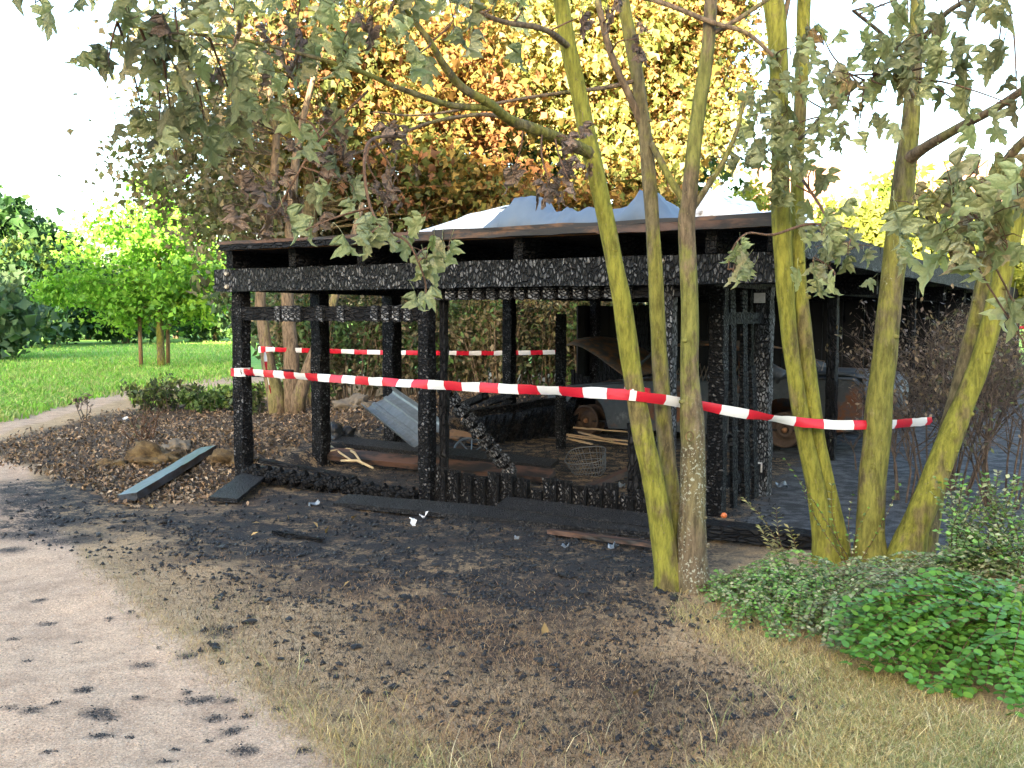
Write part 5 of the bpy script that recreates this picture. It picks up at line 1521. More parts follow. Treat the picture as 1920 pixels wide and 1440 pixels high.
tape_strip([pA + Vector((-0.06, 0.05, 0)), pA, pA.lerp(pB, 0.25) + Vector((0, 0, -0.01)), pA.lerp(pB, 0.5) + Vector((0, 0, -0.015)), pA.lerp(pB, 0.75) + Vector((0, 0, -0.01)), pB], 0.07, 0.41, 0.0, lambda t: 0.25 * math.sin(t * 9) + 0.3 * math.sin(t * 31), t1)
tape_strip([P(1180, 741, 5.82), P(1215, 745, 5.84), P(1290, 757, 6.0), P(1385, 774, 6.12), P(1480, 789, 6.34), P(1540, 795, 6.4), P(1640, 797, 6.5), P(1745, 790, 6.95)], 0.064, 0.41, 0.4, lambda t: 0.3 * math.sin(t * 8 + 0.5) + 1.1 * math.exp(-((t - 0.42) / 0.07) ** 2), t1)
def band(cx, cy, Y, rpx, wid, parent, mat_split=0.6, tilt=0.0):
    c = P(cx, cy, Y); r_ = S(rpx, Y) + 0.006
    pts_ = [c + Vector((r_ * math.cos(t), r_ * math.sin(t), tilt * math.cos(t))) for t in np.linspace(R(200), R(200 + 359), 28)]
    tape_strip(pts_, wid, 0.41, 0.3, lambda t: 0.12 * math.sin(t * 7), parent, 'tape_wrap', 3)
band(1194, 737, 6.0, 23, 0.085, t1, tilt=-0.01)
pc = L0 + Vector((0, 0, pA.z - 0.005))
sq = [pc + U * (0.078 * sx) + V * (0.078 * sy) for sx, sy in ((-1, -1), (-1, 1), (1, 1), (1, -1), (-1, -1))]
tape_strip(sq, 0.085, 0.41, 0.05, None, t1, 'tape_wrap', 6)
t2 = empty('barrier_tape', P(500, 655, 15.4), 'red and white barrier tape stretched level behind the carport', 'tape')
pD, pE = P(498, 655, 15.35), P(1062, 660, 16.2)
tape_strip([pD, pD.lerp(pE, 0.35) + Vector((0, 0, -0.03)), pD.lerp(pE, 0.7) + Vector((0, 0, -0.03)), pE], 0.075, 0.4, 0.15, lambda t: 0.3 * math.sin(t * 12), t2)
band(499, 655, 15.6, 13, 0.1, t2)
tape_strip([P(497, 660, 15.3), P(500, 695, 15.28), P(508, 738, 15.3)], 0.07, 0.36, 0.1, lambda t: 1.0 + t, t2, 'tape_tail')
t3 = empty('barrier_tape', P(1890, 615, 20), 'far barrier tape at the right edge of the picture', 'tape')
tape_strip([P(1850, 616, 21), P(1900, 614, 20.6), P(2000, 617, 20)], 0.07, 0.4, 0.0, None, t3)

# ------------------------------------------------------------------ foreground maples
HALF = [(0.0, 0.0), (0.14, -0.1), (0.34, -0.1), (0.52, 0.03), (0.36, 0.1), (0.33, 0.2), (0.5, 0.24), (0.7, 0.44), (0.52, 0.45), (0.5, 0.58), (0.36, 0.52), (0.2, 0.5), (0.27, 0.66), (0.16, 0.72), (0.13, 0.86), (0.0, 1.06)]
def maple_leaf(seed, mat, wilt):
    r_ = random.Random(seed)
    out = HALF + [(-x * r_.uniform(0.9, 1.1), y * r_.uniform(0.95, 1.05)) for (x, y) in HALF[-2:0:-1]]
    ctr = (0.0, 0.33)
    foldang = r_.uniform(0.2, 0.55) + wilt * r_.uniform(0.1, 0.75); droop = r_.uniform(0.1, 0.5) + wilt * r_.uniform(0.2, 0.9); tw = r_.uniform(-0.9, 0.9) * wilt
    curl = wilt * r_.uniform(0.4, 1.5)
    vs = [ctr] + [(ctr[0] + (x - ctr[0]) * 0.55, ctr[1] + (y - ctr[1]) * 0.55) for x, y in out] + out
    tipi = {0: 0.0, 1: 0.02, 2: 0.06, 3: 0.12, 4: -0.02, 5: -0.13, 6: 0.0, 7: 0.13, 8: 0.03, 9: 0.02, 10: -0.06, 11: -0.15, 12: -0.02, 13: 0.03, 14: 0.05, 15: 0.1}
    po = [tipi[q] for q in range(16)] + [tipi[q] for q in range(14, 0, -1)]
    pleat = [0.0] + [q * 0.5 for q in po] + po
    V3 = []
    for i, (x, y) in enumerate(vs):
        x *= 1 - 0.28 * wilt
        rr = abs(x)
        ang = foldang + curl * rr
        X_ = math.copysign(rr * math.cos(ang * 0.8), x); Z_ = rr * math.sin(ang)
        Z_ += pleat[i] * (0.5 + wilt * 0.6)
        Z_ += 0.05 * mnoise.noise(Vector((x * 3 + seed, y * 3, 0.5))) + (0.07 * wilt * mnoise.noise(Vector((x * 6 + seed, y * 6, 2.5))))
        bend = droop * y * y
        Y_ = y * math.cos(bend * 0.6); Z_ -= math.sin(bend) * y * 0.5
        a_ = tw * y
        V3.append((X_ * math.cos(a_) - Z_ * math.sin(a_), Y_, X_ * math.sin(a_) + Z_ * math.cos(a_)))
    k = len(out); b = MB(); fs = []
    for i in range(k):
        j = (i + 1) % k
        fs.append((0, 1 + i, 1 + j)); fs.append((1 + i, 1 + k + i, 1 + k + j, 1 + j))
    b.add(V3, fs)
    b.tube([(0, 0, 0), (0.02, -0.25, 0.03), (0.0, -0.5, 0.1)], [0.012, 0.01, 0.012], 3, cap=False)
    return b.mesh('leaf', M[mat], True)
LEAFM = {}
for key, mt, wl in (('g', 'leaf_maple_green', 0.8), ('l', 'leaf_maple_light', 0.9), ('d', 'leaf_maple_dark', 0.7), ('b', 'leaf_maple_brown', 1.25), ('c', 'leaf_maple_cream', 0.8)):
    LEAFM[key] = [maple_leaf(i * 7 + ord(key), mt, wl) for i in range(6)]

def maple(name, label, stems, branches, clusters, base_px, seed, lsz=(0.09, 0.16)):
    r_ = random.Random(seed)
    bp_ = GH(*base_px)
    root = empty(name, bp_, label, 'tree', 'maples in the foreground')
    skel = []
    for (mt, tr) in stems:
        pts_ = [(P(x, y, Y), S(rp, Y)) for (x, y, Y, rp) in tr]
        if tr[0][1] > 900:
            pts_[0] = (Vector((pts_[0][0].x, pts_[0][0].y, Hs(pts_[0][0].x, pts_[0][0].y) - 0.06)), pts_[0][1])
        p, rr = spline(pts_, 10)
        MB().tube(p, rr, 16, jit=0.13).build('trunk', M[mt], root, True)
        skel += [(q, g) for q, g in zip(p, rr) if q.z > 1.6]
    for (mt, tr) in branches:
        p, rr = spline([(P(x, y, Y), S(rp, Y)) for (x, y, Y, rp) in tr], 7)
        MB().tube(p, rr, 8, jit=0.1).build('branch', M[mt], root, True)
        skel += list(zip(p, rr)) * 2
    for q in range(9):
        (mt, tr) = stems[r_.randrange(len(stems))]
        i_ = r_.randrange(1, len(tr) - 2); t_ = r_.random()
        kx, ky, kY, kr = [tr[i_][d] * (1 - t_) + tr[i_ + 1][d] * t_ for d in range(4)]
        kc = P(kx + r_.uniform(-.9, .9) * kr, ky, kY); rad_ = S(kr, kY)
        kc.y -= rad_ * math.sqrt(max(0.0, 1 - ((kc.x - P(kx, ky, kY).x) / rad_) ** 2)) * 0.95
        o = obj('knot', lump_mesh('knot', r_.uniform(0.012, 0.02), M[mt], (1.2, 0.7, 0.8), q * 1.9 + seed, 2, 0.3, True), root, loc=kc)
    sk = np.array([tuple(q) for q, _ in skel])
    tw = MB()
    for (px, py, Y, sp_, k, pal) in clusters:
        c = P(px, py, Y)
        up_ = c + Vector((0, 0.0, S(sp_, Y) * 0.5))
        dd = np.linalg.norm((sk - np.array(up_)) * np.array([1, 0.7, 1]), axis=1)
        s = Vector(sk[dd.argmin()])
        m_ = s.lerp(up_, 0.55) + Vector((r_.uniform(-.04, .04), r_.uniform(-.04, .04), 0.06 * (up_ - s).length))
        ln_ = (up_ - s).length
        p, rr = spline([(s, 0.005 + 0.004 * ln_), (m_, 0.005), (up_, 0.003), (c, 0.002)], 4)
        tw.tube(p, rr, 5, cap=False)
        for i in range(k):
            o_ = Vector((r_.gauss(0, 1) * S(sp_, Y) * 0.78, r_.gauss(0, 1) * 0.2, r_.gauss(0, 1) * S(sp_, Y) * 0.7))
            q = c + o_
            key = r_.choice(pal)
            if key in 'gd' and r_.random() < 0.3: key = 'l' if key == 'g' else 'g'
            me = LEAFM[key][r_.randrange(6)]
            lf = bpy.data.objects.new('leaf', me); col.objects.link(lf); lf.parent = root
            size = r_.uniform(*lsz)
            # hang: leaf axis points down, blade turned any way
            dwn = Vector((r_.gauss(0, 0.42), r_.gauss(0, 0.35), -1)).normalized()
            yaw = r_.uniform(0, 6.283)
            xx = Vector((math.cos(yaw), math.sin(yaw), 0)); xx = (xx - dwn * xx.dot(dwn)).normalized()
            m4 = Matrix((xx, dwn, xx.cross(dwn))).transposed().to_4x4() @ Matrix.Diagonal((size, size, size, 1))
            m4.translation = q - bp_ - dwn * size * 0.3
            lf.matrix_basis = m4
            st_ = q - dwn * size * 0.6
            tq = p[r_.randrange(len(p) // 2, len(p))]
            if (st_ - tq).length < 0.35 and i % 2 == 0:
                tw.tube([tq, tq.lerp(st_, 0.5) + Vector((0, 0, 0.015)), st_], [0.0025, 0.002, 0.0016], 4, cap=False)
    tag(tw.build('twigs', M['twig_red'], root, True), kind='stuff')
    return root

YA = GH(1268, 1100).y
maple('maple_tree', 'triple trunked maple with lichen on its right stem wrapped in barrier tape',
      [('bark_green', [(1258, 1112, YA, 36), (1250, 1060, YA, 26), (1230, 930, YA, 21), (1192, 740, YA, 19), (1165, 560, YA, 17.5), (1140, 430, YA, 16.5), (1112, 300, YA, 16.5), (1088, 190, YA, 15.5), (1063, 70, YA, 14.5), (1042, -60, YA, 13)]),
       ('bark_mid', [(1280, 1105, YA + .16, 28), (1264, 960, YA + .16, 17), (1250, 850, YA + .18, 16), (1237, 680, YA + .2, 15.5), (1227, 480, YA + .22, 13.5), (1213, 290, YA + .24, 12.5), (1196, 150, YA + .24, 12), (1172, 20, YA + .24, 11), (1160, -60, YA + .24, 10)]),
       ('bark_lichen', [(1300, 1110, YA - .02, 42), (1298, 1050, YA - .02, 30), (1298, 980, YA - .02, 26), (1299, 880, YA, 24), (1298, 800, YA, 22), (1296, 740, YA, 19.5), (1293, 690, YA, 17.5), (1293, 560, YA, 16.5), (1287, 430, YA, 15.5), (1292, 370, YA, 15), (1308, 220, YA, 13.5), (1328, 80, YA, 12), (1336, -60, YA, 11)])],
      [('bark_mid', [(1117, 292, YA + .03, 13), (1040, 256, YA - .3, 11), (960, 226, YA - .5, 10), (915, 192, YA - .7, 9), (868, 165, YA - .8, 8), (832, 122, YA - .9, 7), (800, 70, YA - 1.0, 6), (720, -30, YA - 1.1, 5)]),
       ('bark_mid', [(926, 202, YA - .66, 7), (850, 198, YA - .8, 6), (790, 180, YA - .9, 5.5), (735, 160, YA - 1, 5), (670, 132, YA - 1.1, 4.5), (560, 100, YA - 1.2, 3.5), (430, 70, YA - 1.3, 3), (300, 60, YA - 1.35, 2.5), (220, 40, YA - 1.35, 2)]),
       ('bark_brown', [(1071, 92, YA + .02, 6.5), (1020, 55, YA - .3, 5.5), (940, 40, YA - .5, 5), (880, 12, YA - .6, 4), (800, -30, YA - .8, 3)]),
       ('bark_brown', [(1060, -30, YA - .1, 7), (850, -60, YA - .6, 6), (560, -50, YA - 1.2, 5), (280, -40, YA - 1.6, 4), (60, -40, YA - 1.8, 3)]),
       ('bark_brown', [(958, 222, YA - .5, 5), (900, 215, YA - .4, 3.6), (800, 232, YA - .4, 3.2), (690, 280, YA - .5, 2.8), (600, 310, YA - .5, 2.2)]),
       ('bark_brown', [(1198, 150, YA + .24, 4), (1130, 165, YA + .15, 4), (1010, 180, YA + .1, 3), (800, 215, YA + .1, 2.2), (700, 210, YA + .1, 1.6)]),
       ('twig_red', [(760, 255, YA - .8, 3), (700, 260, YA - 1.2, 3), (683, 300, YA - 1.45, 3), (692, 380, YA - 1.5, 2.8), (720, 430, YA - 1.55, 2.5), (765, 455, YA - 1.55, 2.2), (795, 520, YA - 1.55, 1.8), (800, 570, YA - 1.55, 1.2)]),
       ('twig_red', [(690, 170, YA - .9, 2.5), (600, 260, YA - 1.0, 2.2), (545, 350, YA - 1, 2), (505, 420, YA - 1, 1.6)]),
       ('bark_mid', [(1290, 385, YA, 7), (1262, 345, YA + .05, 7), (1238, 300, YA + .15, 6.5), (1222, 270, YA + .2, 6)]),
       ('bark_mid', [(1298, 392, YA, 6.5), (1325, 352, YA, 6), (1355, 305, YA, 5), (1380, 250, YA, 4), (1395, 190, YA, 3)]),
       ('bark_brown', [(1120, 0, YA + .1, 6), (1145, 100, YA + .14, 6), (1180, 180, YA + .2, 7), (1204, 235, YA + .24, 8)]),
       ('bark_brown', [(1190, -10, YA + .1, 4), (1260, 12, YA, 4.5), (1335, 42, YA - .06, 5), (1400, 62, YA - .1, 4), (1450, 105, YA - .1, 3.5)]),
       ('bark_brown', [(1338, 62, YA, 5), (1385, 35, YA - .05, 4.5), (1430, 5, YA - .05, 4), (1480, -30, YA - .1, 3)])],
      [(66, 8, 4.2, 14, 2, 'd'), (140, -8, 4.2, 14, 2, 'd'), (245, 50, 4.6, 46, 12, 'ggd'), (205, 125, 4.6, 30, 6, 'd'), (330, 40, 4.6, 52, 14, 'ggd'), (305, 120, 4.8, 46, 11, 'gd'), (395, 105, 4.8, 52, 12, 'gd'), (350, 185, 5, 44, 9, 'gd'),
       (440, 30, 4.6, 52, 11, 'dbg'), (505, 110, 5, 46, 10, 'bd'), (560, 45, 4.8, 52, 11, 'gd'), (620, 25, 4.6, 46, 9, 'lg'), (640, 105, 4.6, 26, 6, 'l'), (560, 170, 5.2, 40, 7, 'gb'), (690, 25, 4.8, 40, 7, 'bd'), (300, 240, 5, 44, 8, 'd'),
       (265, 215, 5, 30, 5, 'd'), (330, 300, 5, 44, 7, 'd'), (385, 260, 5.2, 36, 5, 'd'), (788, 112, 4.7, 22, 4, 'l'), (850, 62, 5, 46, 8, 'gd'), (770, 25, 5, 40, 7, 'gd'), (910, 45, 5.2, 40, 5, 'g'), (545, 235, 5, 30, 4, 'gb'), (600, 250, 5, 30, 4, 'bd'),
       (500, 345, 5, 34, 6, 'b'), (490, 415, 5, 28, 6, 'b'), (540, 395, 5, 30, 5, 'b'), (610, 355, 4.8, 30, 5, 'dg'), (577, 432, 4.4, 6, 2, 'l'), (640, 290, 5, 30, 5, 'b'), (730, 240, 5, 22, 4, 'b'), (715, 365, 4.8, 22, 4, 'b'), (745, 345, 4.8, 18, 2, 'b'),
       (685, 465, 4.4, 22, 5, 'l'), (735, 435, 4.4, 34, 8, 'lg'), (800, 495, 4.4, 22, 5, 'l'), (798, 555, 4.4, 9, 3, 'l'), (840, 470, 4.5, 16, 3, 'l'), (660, 360, 5, 22, 3, 'bd'),
       (1070, 285, 5.4, 30, 9, 'b'), (1030, 355, 5.3, 18, 4, 'b'), (1068, 350, 5.3, 14, 3, 'b'), (965, 320, 5.5, 13, 2, 'b'), (1195, 80, 5.75, 12, 3, 'b'), (1150, 25, 5.6, 18, 3, 'b'), (1085, 40, 5.5, 12, 2, 'b'), (430, 190, 5.0, 36, 6, 'gd'), (470, 240, 5.2, 30, 4, 'bd'), (970, 20, 5.4, 40, 4, 'g')],
      (1268, 1100), 21)
Y2 = GH(1560, 1055).y
maple('maple_tree', 'maple with two pressed together stems and wilted leaves halfway up',
      [('bark_green', [(1556, 1068, Y2, 34), (1545, 1010, Y2, 22), (1529, 910, Y2, 17), (1505, 800, Y2, 15.5), (1481, 640, Y2, 14.5), (1468, 480, Y2, 17.5), (1463, 330, Y2, 16), (1462, 180, Y2, 16), (1456, 60, Y2, 18), (1444, -60, Y2, 20)]),
       ('bark_green', [(1574, 1064, Y2 + .1, 26), (1562, 960, Y2 + .06, 16), (1533, 820, Y2 + .05, 15), (1509, 640, Y2 + .05, 15.5), (1497, 480, Y2 + .08, 12), (1496, 300, Y2 + .12, 12), (1503, 150, Y2 + .12, 12.5), (1510, -60, Y2 + .12, 13)])],
      [('bark_brown', [(1500, 260, Y2, 4), (1560, 200, Y2 - .6, 3.5), (1620, 150, Y2 - 1, 3)]), ('bark_brown', [(1470, 40, Y2, 5), (1478, 0, Y2, 5), (1490, -60, Y2, 4)]),
       ('twig_red', [(1600, 430, Y2 - 1.2, 2), (1520, 420, Y2 - 1.1, 2.4), (1450, 440, Y2 - 1.2, 2.4), (1400, 438, Y2 - 1.3, 2), (1372, 470, Y2 - 1.35, 1.6), (1365, 505, Y2 - 1.35, 1.2)]),
       ('twig_red', [(1500, 330, Y2 - .1, 3), (1540, 390, Y2 - .7, 2.6), (1560, 440, Y2 - 1, 2.2), (1555, 500, Y2 - 1.1, 1.6)])],
      [(1480, 110, 6.2, 36, 7, 'gd'), (1430, 175, 6.2, 34, 6, 'g'), (1505, 195, 6.0, 46, 11, 'gg'), (1420, 235, 6.2, 40, 11, 'gd'), (1485, 270, 6.1, 46, 16, 'g'), (1525, 330, 6.1, 30, 8, 'g'), (1440, 300, 6.2, 40, 7, 'gd'), (1560, 255, 5.6, 34, 6, 'g'), (1480, 350, 6.0, 26, 7, 'g'), (1570, 160, 5.4, 44, 8, 'gl'),
       (1545, 90, 5.6, 30, 4, 'gc'), (1375, 512, 5.1, 16, 6, 'l'), (1395, 470, 5.2, 16, 3, 'l'), (1525, 500, 5.3, 34, 9, 'g'), (1590, 480, 5.3, 34, 9, 'gl'), (1540, 440, 5.3, 30, 7, 'g'), (1555, 540, 5.3, 10, 3, 'l'), (1610, 250, 5.4, 22, 3, 'gc')],
      (1560, 1055), 33, (0.085, 0.155))
Y3 = GH(1632, 1050).y
maple('maple_tree', 'straight single trunked maple forking high up to the right',
      [('bark_mid', [(1630, 1066, Y3, 38), (1631, 1000, Y3, 27), (1636, 900, Y3, 25), (1645, 800, Y3, 24.5), (1660, 650, Y3, 22), (1676, 500, Y3, 21), (1690, 380, Y3, 20), (1699, 300, Y3, 20.5), (1708, 220, Y3, 15.5), (1716, 100, Y3, 13.5), (1722, -60, Y3, 12)])],
      [('bark_brown', [(1694, 306, Y3 + .02, 13), (1735, 276, Y3 - .2, 10), (1800, 238, Y3 - .5, 9), (1868, 202, Y3 - .8, 8), (1960, 140, Y3 - 1.1, 7)]),
       ('bark_brown', [(1712, 130, Y3, 5), (1660, 70, Y3 - .7, 4), (1600, 20, Y3 - 1.2, 3)]), ('bark_brown', [(1716, 90, Y3, 6), (1780, 20, Y3 - .8, 5), (1880, -30, Y3 - 1.4, 4)]),
       ('bark_brown', [(1712, 180, Y3, 4), (1690, 150, Y3 - .8, 3.5), (1640, 140, Y3 - 1.2, 3)])],
      [(1640, 45, 5.1, 44, 8, 'gd'), (1700, 25, 5.1, 50, 11, 'gd'), (1745, 75, 5.1, 34, 8, 'gd'), (1680, 105, 5.1, 36, 8, 'g'), (1700, 160, 5.1, 28, 6, 'lc'), (1620, 110, 5.2, 34, 6, 'gl'), (1800, 15, 4.9, 44, 7, 'd'), (1885, 15, 4.8, 36, 6, 'd'), (1815, 145, 5.1, 26, 4, 'g'), (1870, 115, 4.9, 30, 5, 'gd'),
       (1885, 205, 4.8, 26, 4, 'gd'), (1800, 205, 5.1, 16, 2, 'g'), (1905, 165, 4.8, 18, 4, 'd'), (1755, 130, 5.0, 30, 5, 'g'), (1590, 160, 5.2, 30, 5, 'gc'), (1660, 175, 5.2, 26, 4, 'cl')],
      (1632, 1050), 44, (0.09, 0.165))
Y4 = GH(1700, 1055).y
maple('maple_tree', 'maple leaning right with pale cream and green leaves at its top',
      [('bark_green', [(1690, 1076, Y4, 44), (1716, 990, Y4, 28), (1752, 895, Y4, 24.5), (1796, 785, Y4, 20.5), (1838, 680, Y4, 18), (1862, 590, Y4, 17.5), (1880, 520, Y4, 17), (1910, 400, Y4, 15), (1960, 250, Y4, 12)]),
       ('bark_mid', [(1725, 1040, Y4 + .15, 24), (1760, 880, Y4 + .17, 18), (1792, 760, Y4 + .18, 16.5), (1818, 650, Y4 + .2, 15.5), (1842, 540, Y4 + .22, 14.5), (1862, 400, Y4 + .22, 12)])],
      [('bark_brown', [(1862, 410, Y4 + .2, 10), (1875, 330, Y4, 9.5), (1900, 285, Y4 - .2, 9), (1960, 230, Y4 - .4, 8)]),
       ('bark_brown', [(1890, 470, Y4 - .05, 4), (1850, 390, Y4 - 1.4, 3.5), (1780, 370, Y4 - 2.2, 3), (1720, 390, Y4 - 2.4, 2.4)])],
      [(1730, 400, 3.9, 32, 7, 'lg'), (1790, 375, 3.9, 38, 9, 'cl'), (1850, 365, 3.9, 44, 10, 'lcg'), (1905, 395, 3.9, 36, 8, 'lg'), (1755, 450, 4, 32, 7, 'gl'), (1825, 440, 3.9, 38, 9, 'cl'), (1885, 470, 3.9, 32, 7, 'lc'), (1785, 500, 4, 18, 4, 'l'), (1905, 585, 4, 15, 3, 'g'), (1915, 640, 4, 12, 2, 'l'), (1830, 330, 4, 24, 4, 'gc')],
      (1700, 1055), 55, (0.1, 0.17))
# knot scars on the trunks
for (px, py, Y, rp, par) in ((1293, 818, YA - 0.125, 9, 0),):
    root = [o for o in bpy.data.objects if o.name.startswith('maple_tree')][0]
    c = P(px, py, Y); r_ = S(rp, Y)
    b = MB(); b.tube([c + Vector((r_ * math.cos(t) * 0.8, -0.004, r_ * math.sin(t))) for t in np.linspace(0, 2 * math.pi, 13)], r_ * 0.16, 6, cap=False)
    b.build('knot', M['scar'], root, True)

# ------------------------------------------------------------------ shrubs in the right foreground
def round_leaf(seed):
    r_ = random.Random(seed); b = MB(); k = 8
    vs = [(0, 0.5, 0.0)]
    for i in range(k):
        t = 2 * math.pi * i / k
        x = 0.4 * math.sin(t) * r_.uniform(.93, 1.05); y = 0.5 - 0.5 * math.cos(t)
        vs.append((x, y, abs(x) * 0.28 + 0.05 * r_.uniform(-1, 1)))
    b.add(vs, [(0, 1 + i, 1 + (i + 1) % k) for i in range(k)])
    return b.mesh('leaf', M['leaf_round'], True)
RL = [round_leaf(i) for i in range(4)]

def arching(name, label, roots, tips, lsize, mat, pal=None, objs=0, pair=0.045, stem_r=0.004, stem_mat='twig_red', group=None, lift=0.25, cat='shrub', leaf_from=0.25, aspect=0.75):
    """shrub of arching stems carrying leaves in pairs; tips are world points"""
    base = roots[0]
    r = empty(name, base, label, cat, group)
    b = MB(); L = []
    for tp in tips:
        s = random.choice(roots) + Vector((random.uniform(-.06, .06), random.uniform(-.06, .06), 0))
        s.z = Hs(s.x, s.y) - 0.01
        ln_ = (tp - s).length
        m_ = s.lerp(tp, 0.55) + Vector((random.gauss(0, .03), random.gauss(0, .03), lift * ln_ * random.uniform(0.6, 1.2)))
        p, rr = spline([(s, stem_r), (m_, stem_r * 0.7), (tp, stem_r * 0.3)], 8)
        b.tube(p, rr, 4, cap=False)
        d = 0.0; acc = 0.0
        for i in range(1, len(p)):
            sg = (p[i] - p[i - 1]); acc += sg.length
            if i / len(p) < leaf_from: continue
            while acc > pair:
                acc -= pair
                q = p[i] - sg.normalized() * acc
                t = sg.normalized(); sd_ = t.cross(Vector((0, 0, 1)));
                sd_ = sd_.normalized() if sd_.length > 0.05 else Vector((1, 0, 0))
                for g_ in (-1, 1):
                    dv = (sd_ * g_ + t * 0.45 + Vector((random.gauss(0, .2), random.gauss(0, .2), random.gauss(0.05, .22)))).normalized()
                    nv = (Vector((0, 0, 1)) + Vector((random.gauss(0, .35), random.gauss(-0.25, .35), 0)))
                    L.append((q, dv, nv, lsize * random.uniform(0.65, 1.2)))
    b.build('stems', M[stem_mat], r, True)
    random.shuffle(L)
    L.sort(key=lambda q: q[0].y)          # nearest first: those become single leaves
    def mat_of(q, dv, nv, s):
        x = dv.cross(nv).normalized(); z = x.cross(dv)
        m = Matrix((x, dv, z)).transposed().to_4x4() @ Matrix.Diagonal((s, s, s, 1)); m.translation = q
        return m
    for i, (q, dv, nv, s) in enumerate(L[:objs]):
        lf = bpy.data.objects.new('leaf', RL[i % 4]); col.objects.link(lf); lf.parent = r
        m = mat_of(q, dv, nv, s); m.translation = m.translation - base; lf.matrix_basis = m
    rest = L[objs:]
    if rest:
        vv = []; ff = []; cc = []
        src = [v.co.copy() for v in RL[0].vertices] if pal is None else [Vector((0, 0, 0)), Vector((aspect / 2, 0.5, 0.1)), Vector((0, 1, 0)), Vector((-aspect / 2, 0.5, 0.1))]
        fsrc = [tuple(f.vertices) for f in RL[0].polygons] if pal is None else [(0, 1, 2), (0, 2, 3)]
        for (q, dv, nv, s) in rest:
            m = mat_of(q, dv, nv, s); o_ = len(vv)
            vv += [tuple(m @ c - base) for c in src]; ff += [tuple(i + o_ for i in f) for f in fsrc]
            if pal is not None: cc += [random.choice(pal)] * len(src)
        me = pmesh('leaves', vv, ff, M[mat], np.array(cc) if pal is not None else None)
        o = obj('leaves', me, r, loc=base)
        o['kind'] = 'stuff'
    return r

def tips_px(poly, k, y0, y1):
    out = []
    p = np.array(poly, float); lo, hi = p.min(0), p.max(0)
    while len(out) < k:
        c = lo + rng.random(2) * (hi - lo)
        if poly_sd(np.array([c[0]]), np.array([c[1]]), poly)[0] > 0:
            t = (c[1] - lo[1]) / (hi[1] - lo[1])
            q = P(c[0], c[1], y1 + (y0 - y1) * t + random.uniform(-.15, .15))
            q.z = max(q.z, Hs(q.x, q.y) + 0.03)
            out.append(q)
    return out
arching('round_leaved_shrub', 'bright green round leaved shrub spilling over the lower right lawn', [GH(1840, 1215), GH(1900, 1170), GH(1980, 1220), GH(1760, 1185)],
        tips_px([(1545, 1135), (1700, 1085), (1800, 1070), (1960, 1085), (1960, 1365), (1870, 1345), (1760, 1305), (1680, 1270), (1590, 1255), (1535, 1190)], 175, 3.95, 4.9), 0.041, 'leaf_round', None, 300, 0.034, 0.004, lift=0.2, leaf_from=0.15)
OLV = [(0.16, 0.27, 0.07), (0.13, 0.22, 0.06), (0.26, 0.32, 0.15), (0.2, 0.24, 0.11), (0.36, 0.37, 0.22), (0.14, 0.17, 0.08)]
OLV2 = [(0.14, 0.3, 0.055), (0.19, 0.36, 0.08), (0.24, 0.32, 0.12), (0.38, 0.4, 0.23), (0.11, 0.18, 0.07)]
arching('low_spreading_shrub', 'low small leaved shrub creeping from the triple trunk to the right', [GH(1400, 1130), GH(1480, 1120), GH(1360, 1110), GH(1540, 1110)],
        tips_px([(1290, 1080), (1400, 1055), (1550, 1050), (1640, 1075), (1640, 1170), (1580, 1215), (1440, 1200), (1340, 1170)], 230, 4.9, 6.2), 0.028, 'leaf_small', OLV2, 0, 0.02, 0.0025, lift=0.18)
arching('grey_green_shrub', 'grey green small leaved shrub between the low and the round leaved ones', [GH(1640, 1150), GH(1720, 1140), GH(1800, 1130), GH(1580, 1160)],
        tips_px([(1540, 1060), (1700, 1050), (1930, 1060), (1940, 1130), (1750, 1130), (1660, 1210), (1580, 1235), (1500, 1190), (1460, 1120)], 260, 4.6, 6.0), 0.03, 'leaf_small', OLV, 0, 0.02, 0.003, lift=0.2)
arching('tall_sprig_shrub', 'loose upright shrub with red stems by the leaning trunk', [GH(1780, 1080), GH(1850, 1070), GH(1900, 1080)],
        tips_px([(1740, 900), (1800, 880), (1920, 860), (1960, 1050), (1760, 1050)], 95, 5.4, 6.0), 0.034, 'leaf_small', OLV2, 0, 0.036, 0.003, lift=0.05)
arching('yellow_sprig', 'sprig with wilted yellow leaves right of the triple trunk', [GH(1490, 1075), GH(1470, 1070)],
        [P(1392, 930, 6.1), P(1425, 985, 6.1), P(1455, 950, 6.2), P(1440, 1010, 6.0), P(1500, 1000, 6.2), P(1478, 985, 6.1)], 0.045, 'leaf_small', [(0.36, 0.33, 0.15), (0.3, 0.28, 0.12), (0.25, 0.26, 0.1)], 0, 0.03, 0.003, lift=0.03, aspect=0.4)
arching('red_stemmed_sprig', 'thin red stemmed sprig between the double and the straight trunk', [GH(1600, 1070), GH(1590, 1060)],
        [P(1500, 900, 6.3), P(1470, 860, 6.4), P(1560, 900, 6.3), P(1600, 920, 6.3), P(1630, 950, 6.3), P(1690, 900, 6.3)], 0.03, 'leaf_small', OLV2, 0, 0.05, 0.003, lift=0.03)

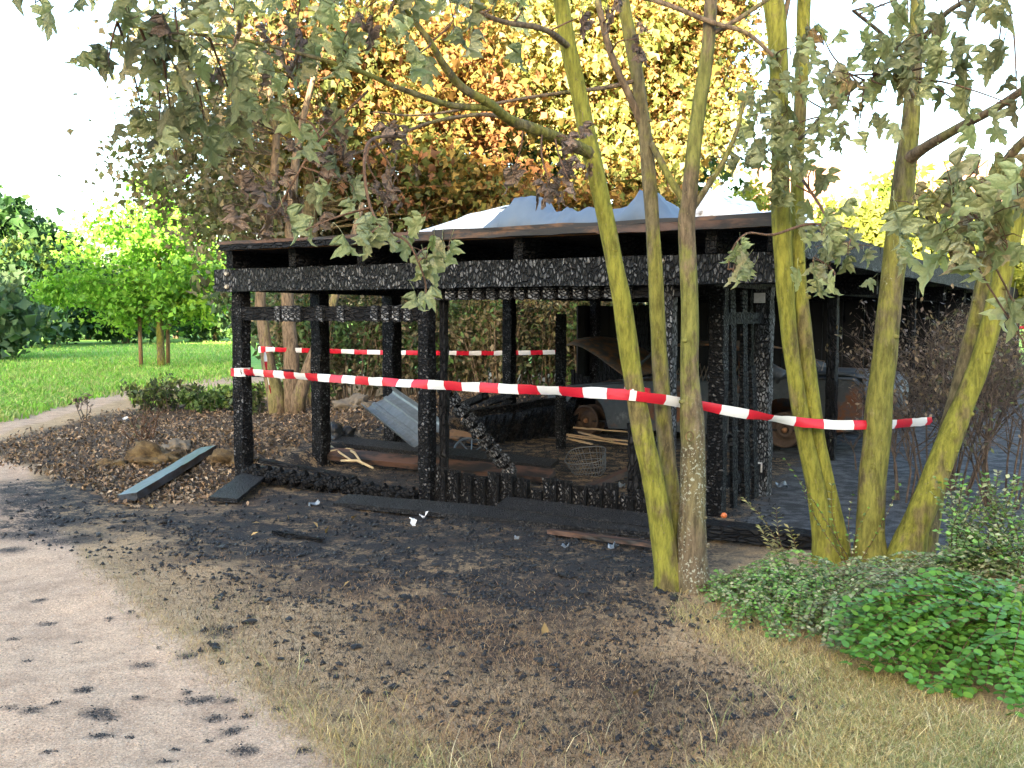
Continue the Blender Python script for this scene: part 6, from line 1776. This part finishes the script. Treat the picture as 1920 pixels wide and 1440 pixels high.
def bush_twigs(name, label, px, py, wpx, hpx, nst, seed, nleaf=0, pal=None, mat='twig_dark'):
    r_ = random.Random(seed); b0 = GH(px, py); Y = b0.y
    root = empty(name, b0, label, 'bush')
    ht, wd = S(hpx, Y), S(wpx, Y) / 2
    tips = []
    def grow(b, p, d, ln_, rad, lev):
        q = p + d * ln_ * 0.5 + Vector((r_.gauss(0, .03), r_.gauss(0, .03), r_.gauss(0, .02))) * ln_
        e = q + (d + Vector((r_.gauss(0, .25), r_.gauss(0, .25), r_.gauss(0.05, .15)))).normalized() * ln_ * 0.5
        b.tube([p, q, e], [rad, rad * 0.8, rad * 0.6], 4 if lev else 5, cap=False)
        if lev >= 4: tips.append(e); return
        for _ in range(r_.choice((2, 3, 3)) if lev else 4):
            s = p.lerp(e, r_.uniform(0.45, 1.0)) if lev else q.lerp(e, r_.uniform(0, 1))
            nd = (d + Vector((r_.gauss(0, .55), r_.gauss(0, .45), r_.gauss(0.05, .4)))).normalized()
            grow(b, s, nd, ln_ * r_.uniform(0.5, 0.72), rad * 0.55, lev + 1)
    for i in range(nst):
        an = r_.uniform(0, 6.283); s = b0 + Vector((math.cos(an) * wd * 0.4, math.sin(an) * wd * 0.3, -0.03))
        b = MB(); d = Vector((math.cos(an) * 0.28, math.sin(an) * 0.2, 1)).normalized()
        grow(b, s, d, ht * 0.48, 0.011, 0)
        b.build('stem', M[mat], root, True)
    if nleaf:
        pa = np.array([tuple(t) for t in tips])
        cen = pa[rng.integers(0, len(pa), nleaf)] + rng.normal(size=(nleaf, 3)) * 0.03
        leaf_cloud('leaves', cen, 0.03 + 0.03 * rng.random(nleaf), palette(cen, pal, 2.0), M['leaf_small'], root, aspect=0.5)
DEADL = [(0.15, 0.105, 0.075), (0.1, 0.08, 0.065), (0.18, 0.135, 0.09), (0.09, 0.09, 0.05)]
bush_twigs('dead_bush', 'dark leafless bush behind the leaning maple', 1770, 925, 210, 400, 16, 1, 1500, DEADL)
bush_twigs('dead_bush', 'scorched twiggy bush at the right edge of the picture', 1880, 950, 180, 390, 15, 2, 1900, DEADL + [(0.08, 0.1, 0.04)])
bush_twigs('dead_bush', 'thin scorched bush between the straight and the leaning trunk', 1690, 940, 90, 300, 5, 3, 250, DEADL)
bush_twigs('dead_sprout', 'small brown sprout in front of the burnt car', 1610, 880, 36, 130, 2, 5, 30, DEADL)

# wilting plants beside the far path
WILT = [(0.07, 0.11, 0.035), (0.1, 0.13, 0.05), (0.12, 0.12, 0.06), (0.06, 0.085, 0.03), (0.15, 0.2, 0.05)]
shrub('wilting_shrub', 'half wilted green bush on the litter beside the far path', 305, 772, 17.3, 150, 56, WILT, 30, 900, 0.1, None, 'twig_dark', rstem=0.01, top_only=0.05)
shrub('wilting_shrub', 'small fresh green bush left of the corner post', 395, 770, 17.0, 110, 36, [(0.09, 0.17, 0.04), (0.12, 0.2, 0.05), (0.08, 0.13, 0.04)], 22, 900, 0.12, None, 'twig_dark', rstem=0.008, top_only=0.05)
shrub('dry_sprout', 'dry brown sprout on the litter at the edge of the far path', 158, 800, 15.6, 26, 48, DEADL, 4, 40, 0.08, None, 'twig_dark', rstem=0.008)
shrub('weed_clump', 'green weeds at the foot of the forked tree', 470, 770, 15.9, 60, 60, WILT, 16, 500, 0.1, None, 'twig_dark', rstem=0.007, top_only=0.02)
shrub('burnt_sprout', 'fan of burnt stems on the litter above the mossy clod', 275, 850, 12.2, 90, 62, DEADL, 12, 40, 0.06, None, 'twig_red', rstem=0.01)
print('objects', len(bpy.data.objects))
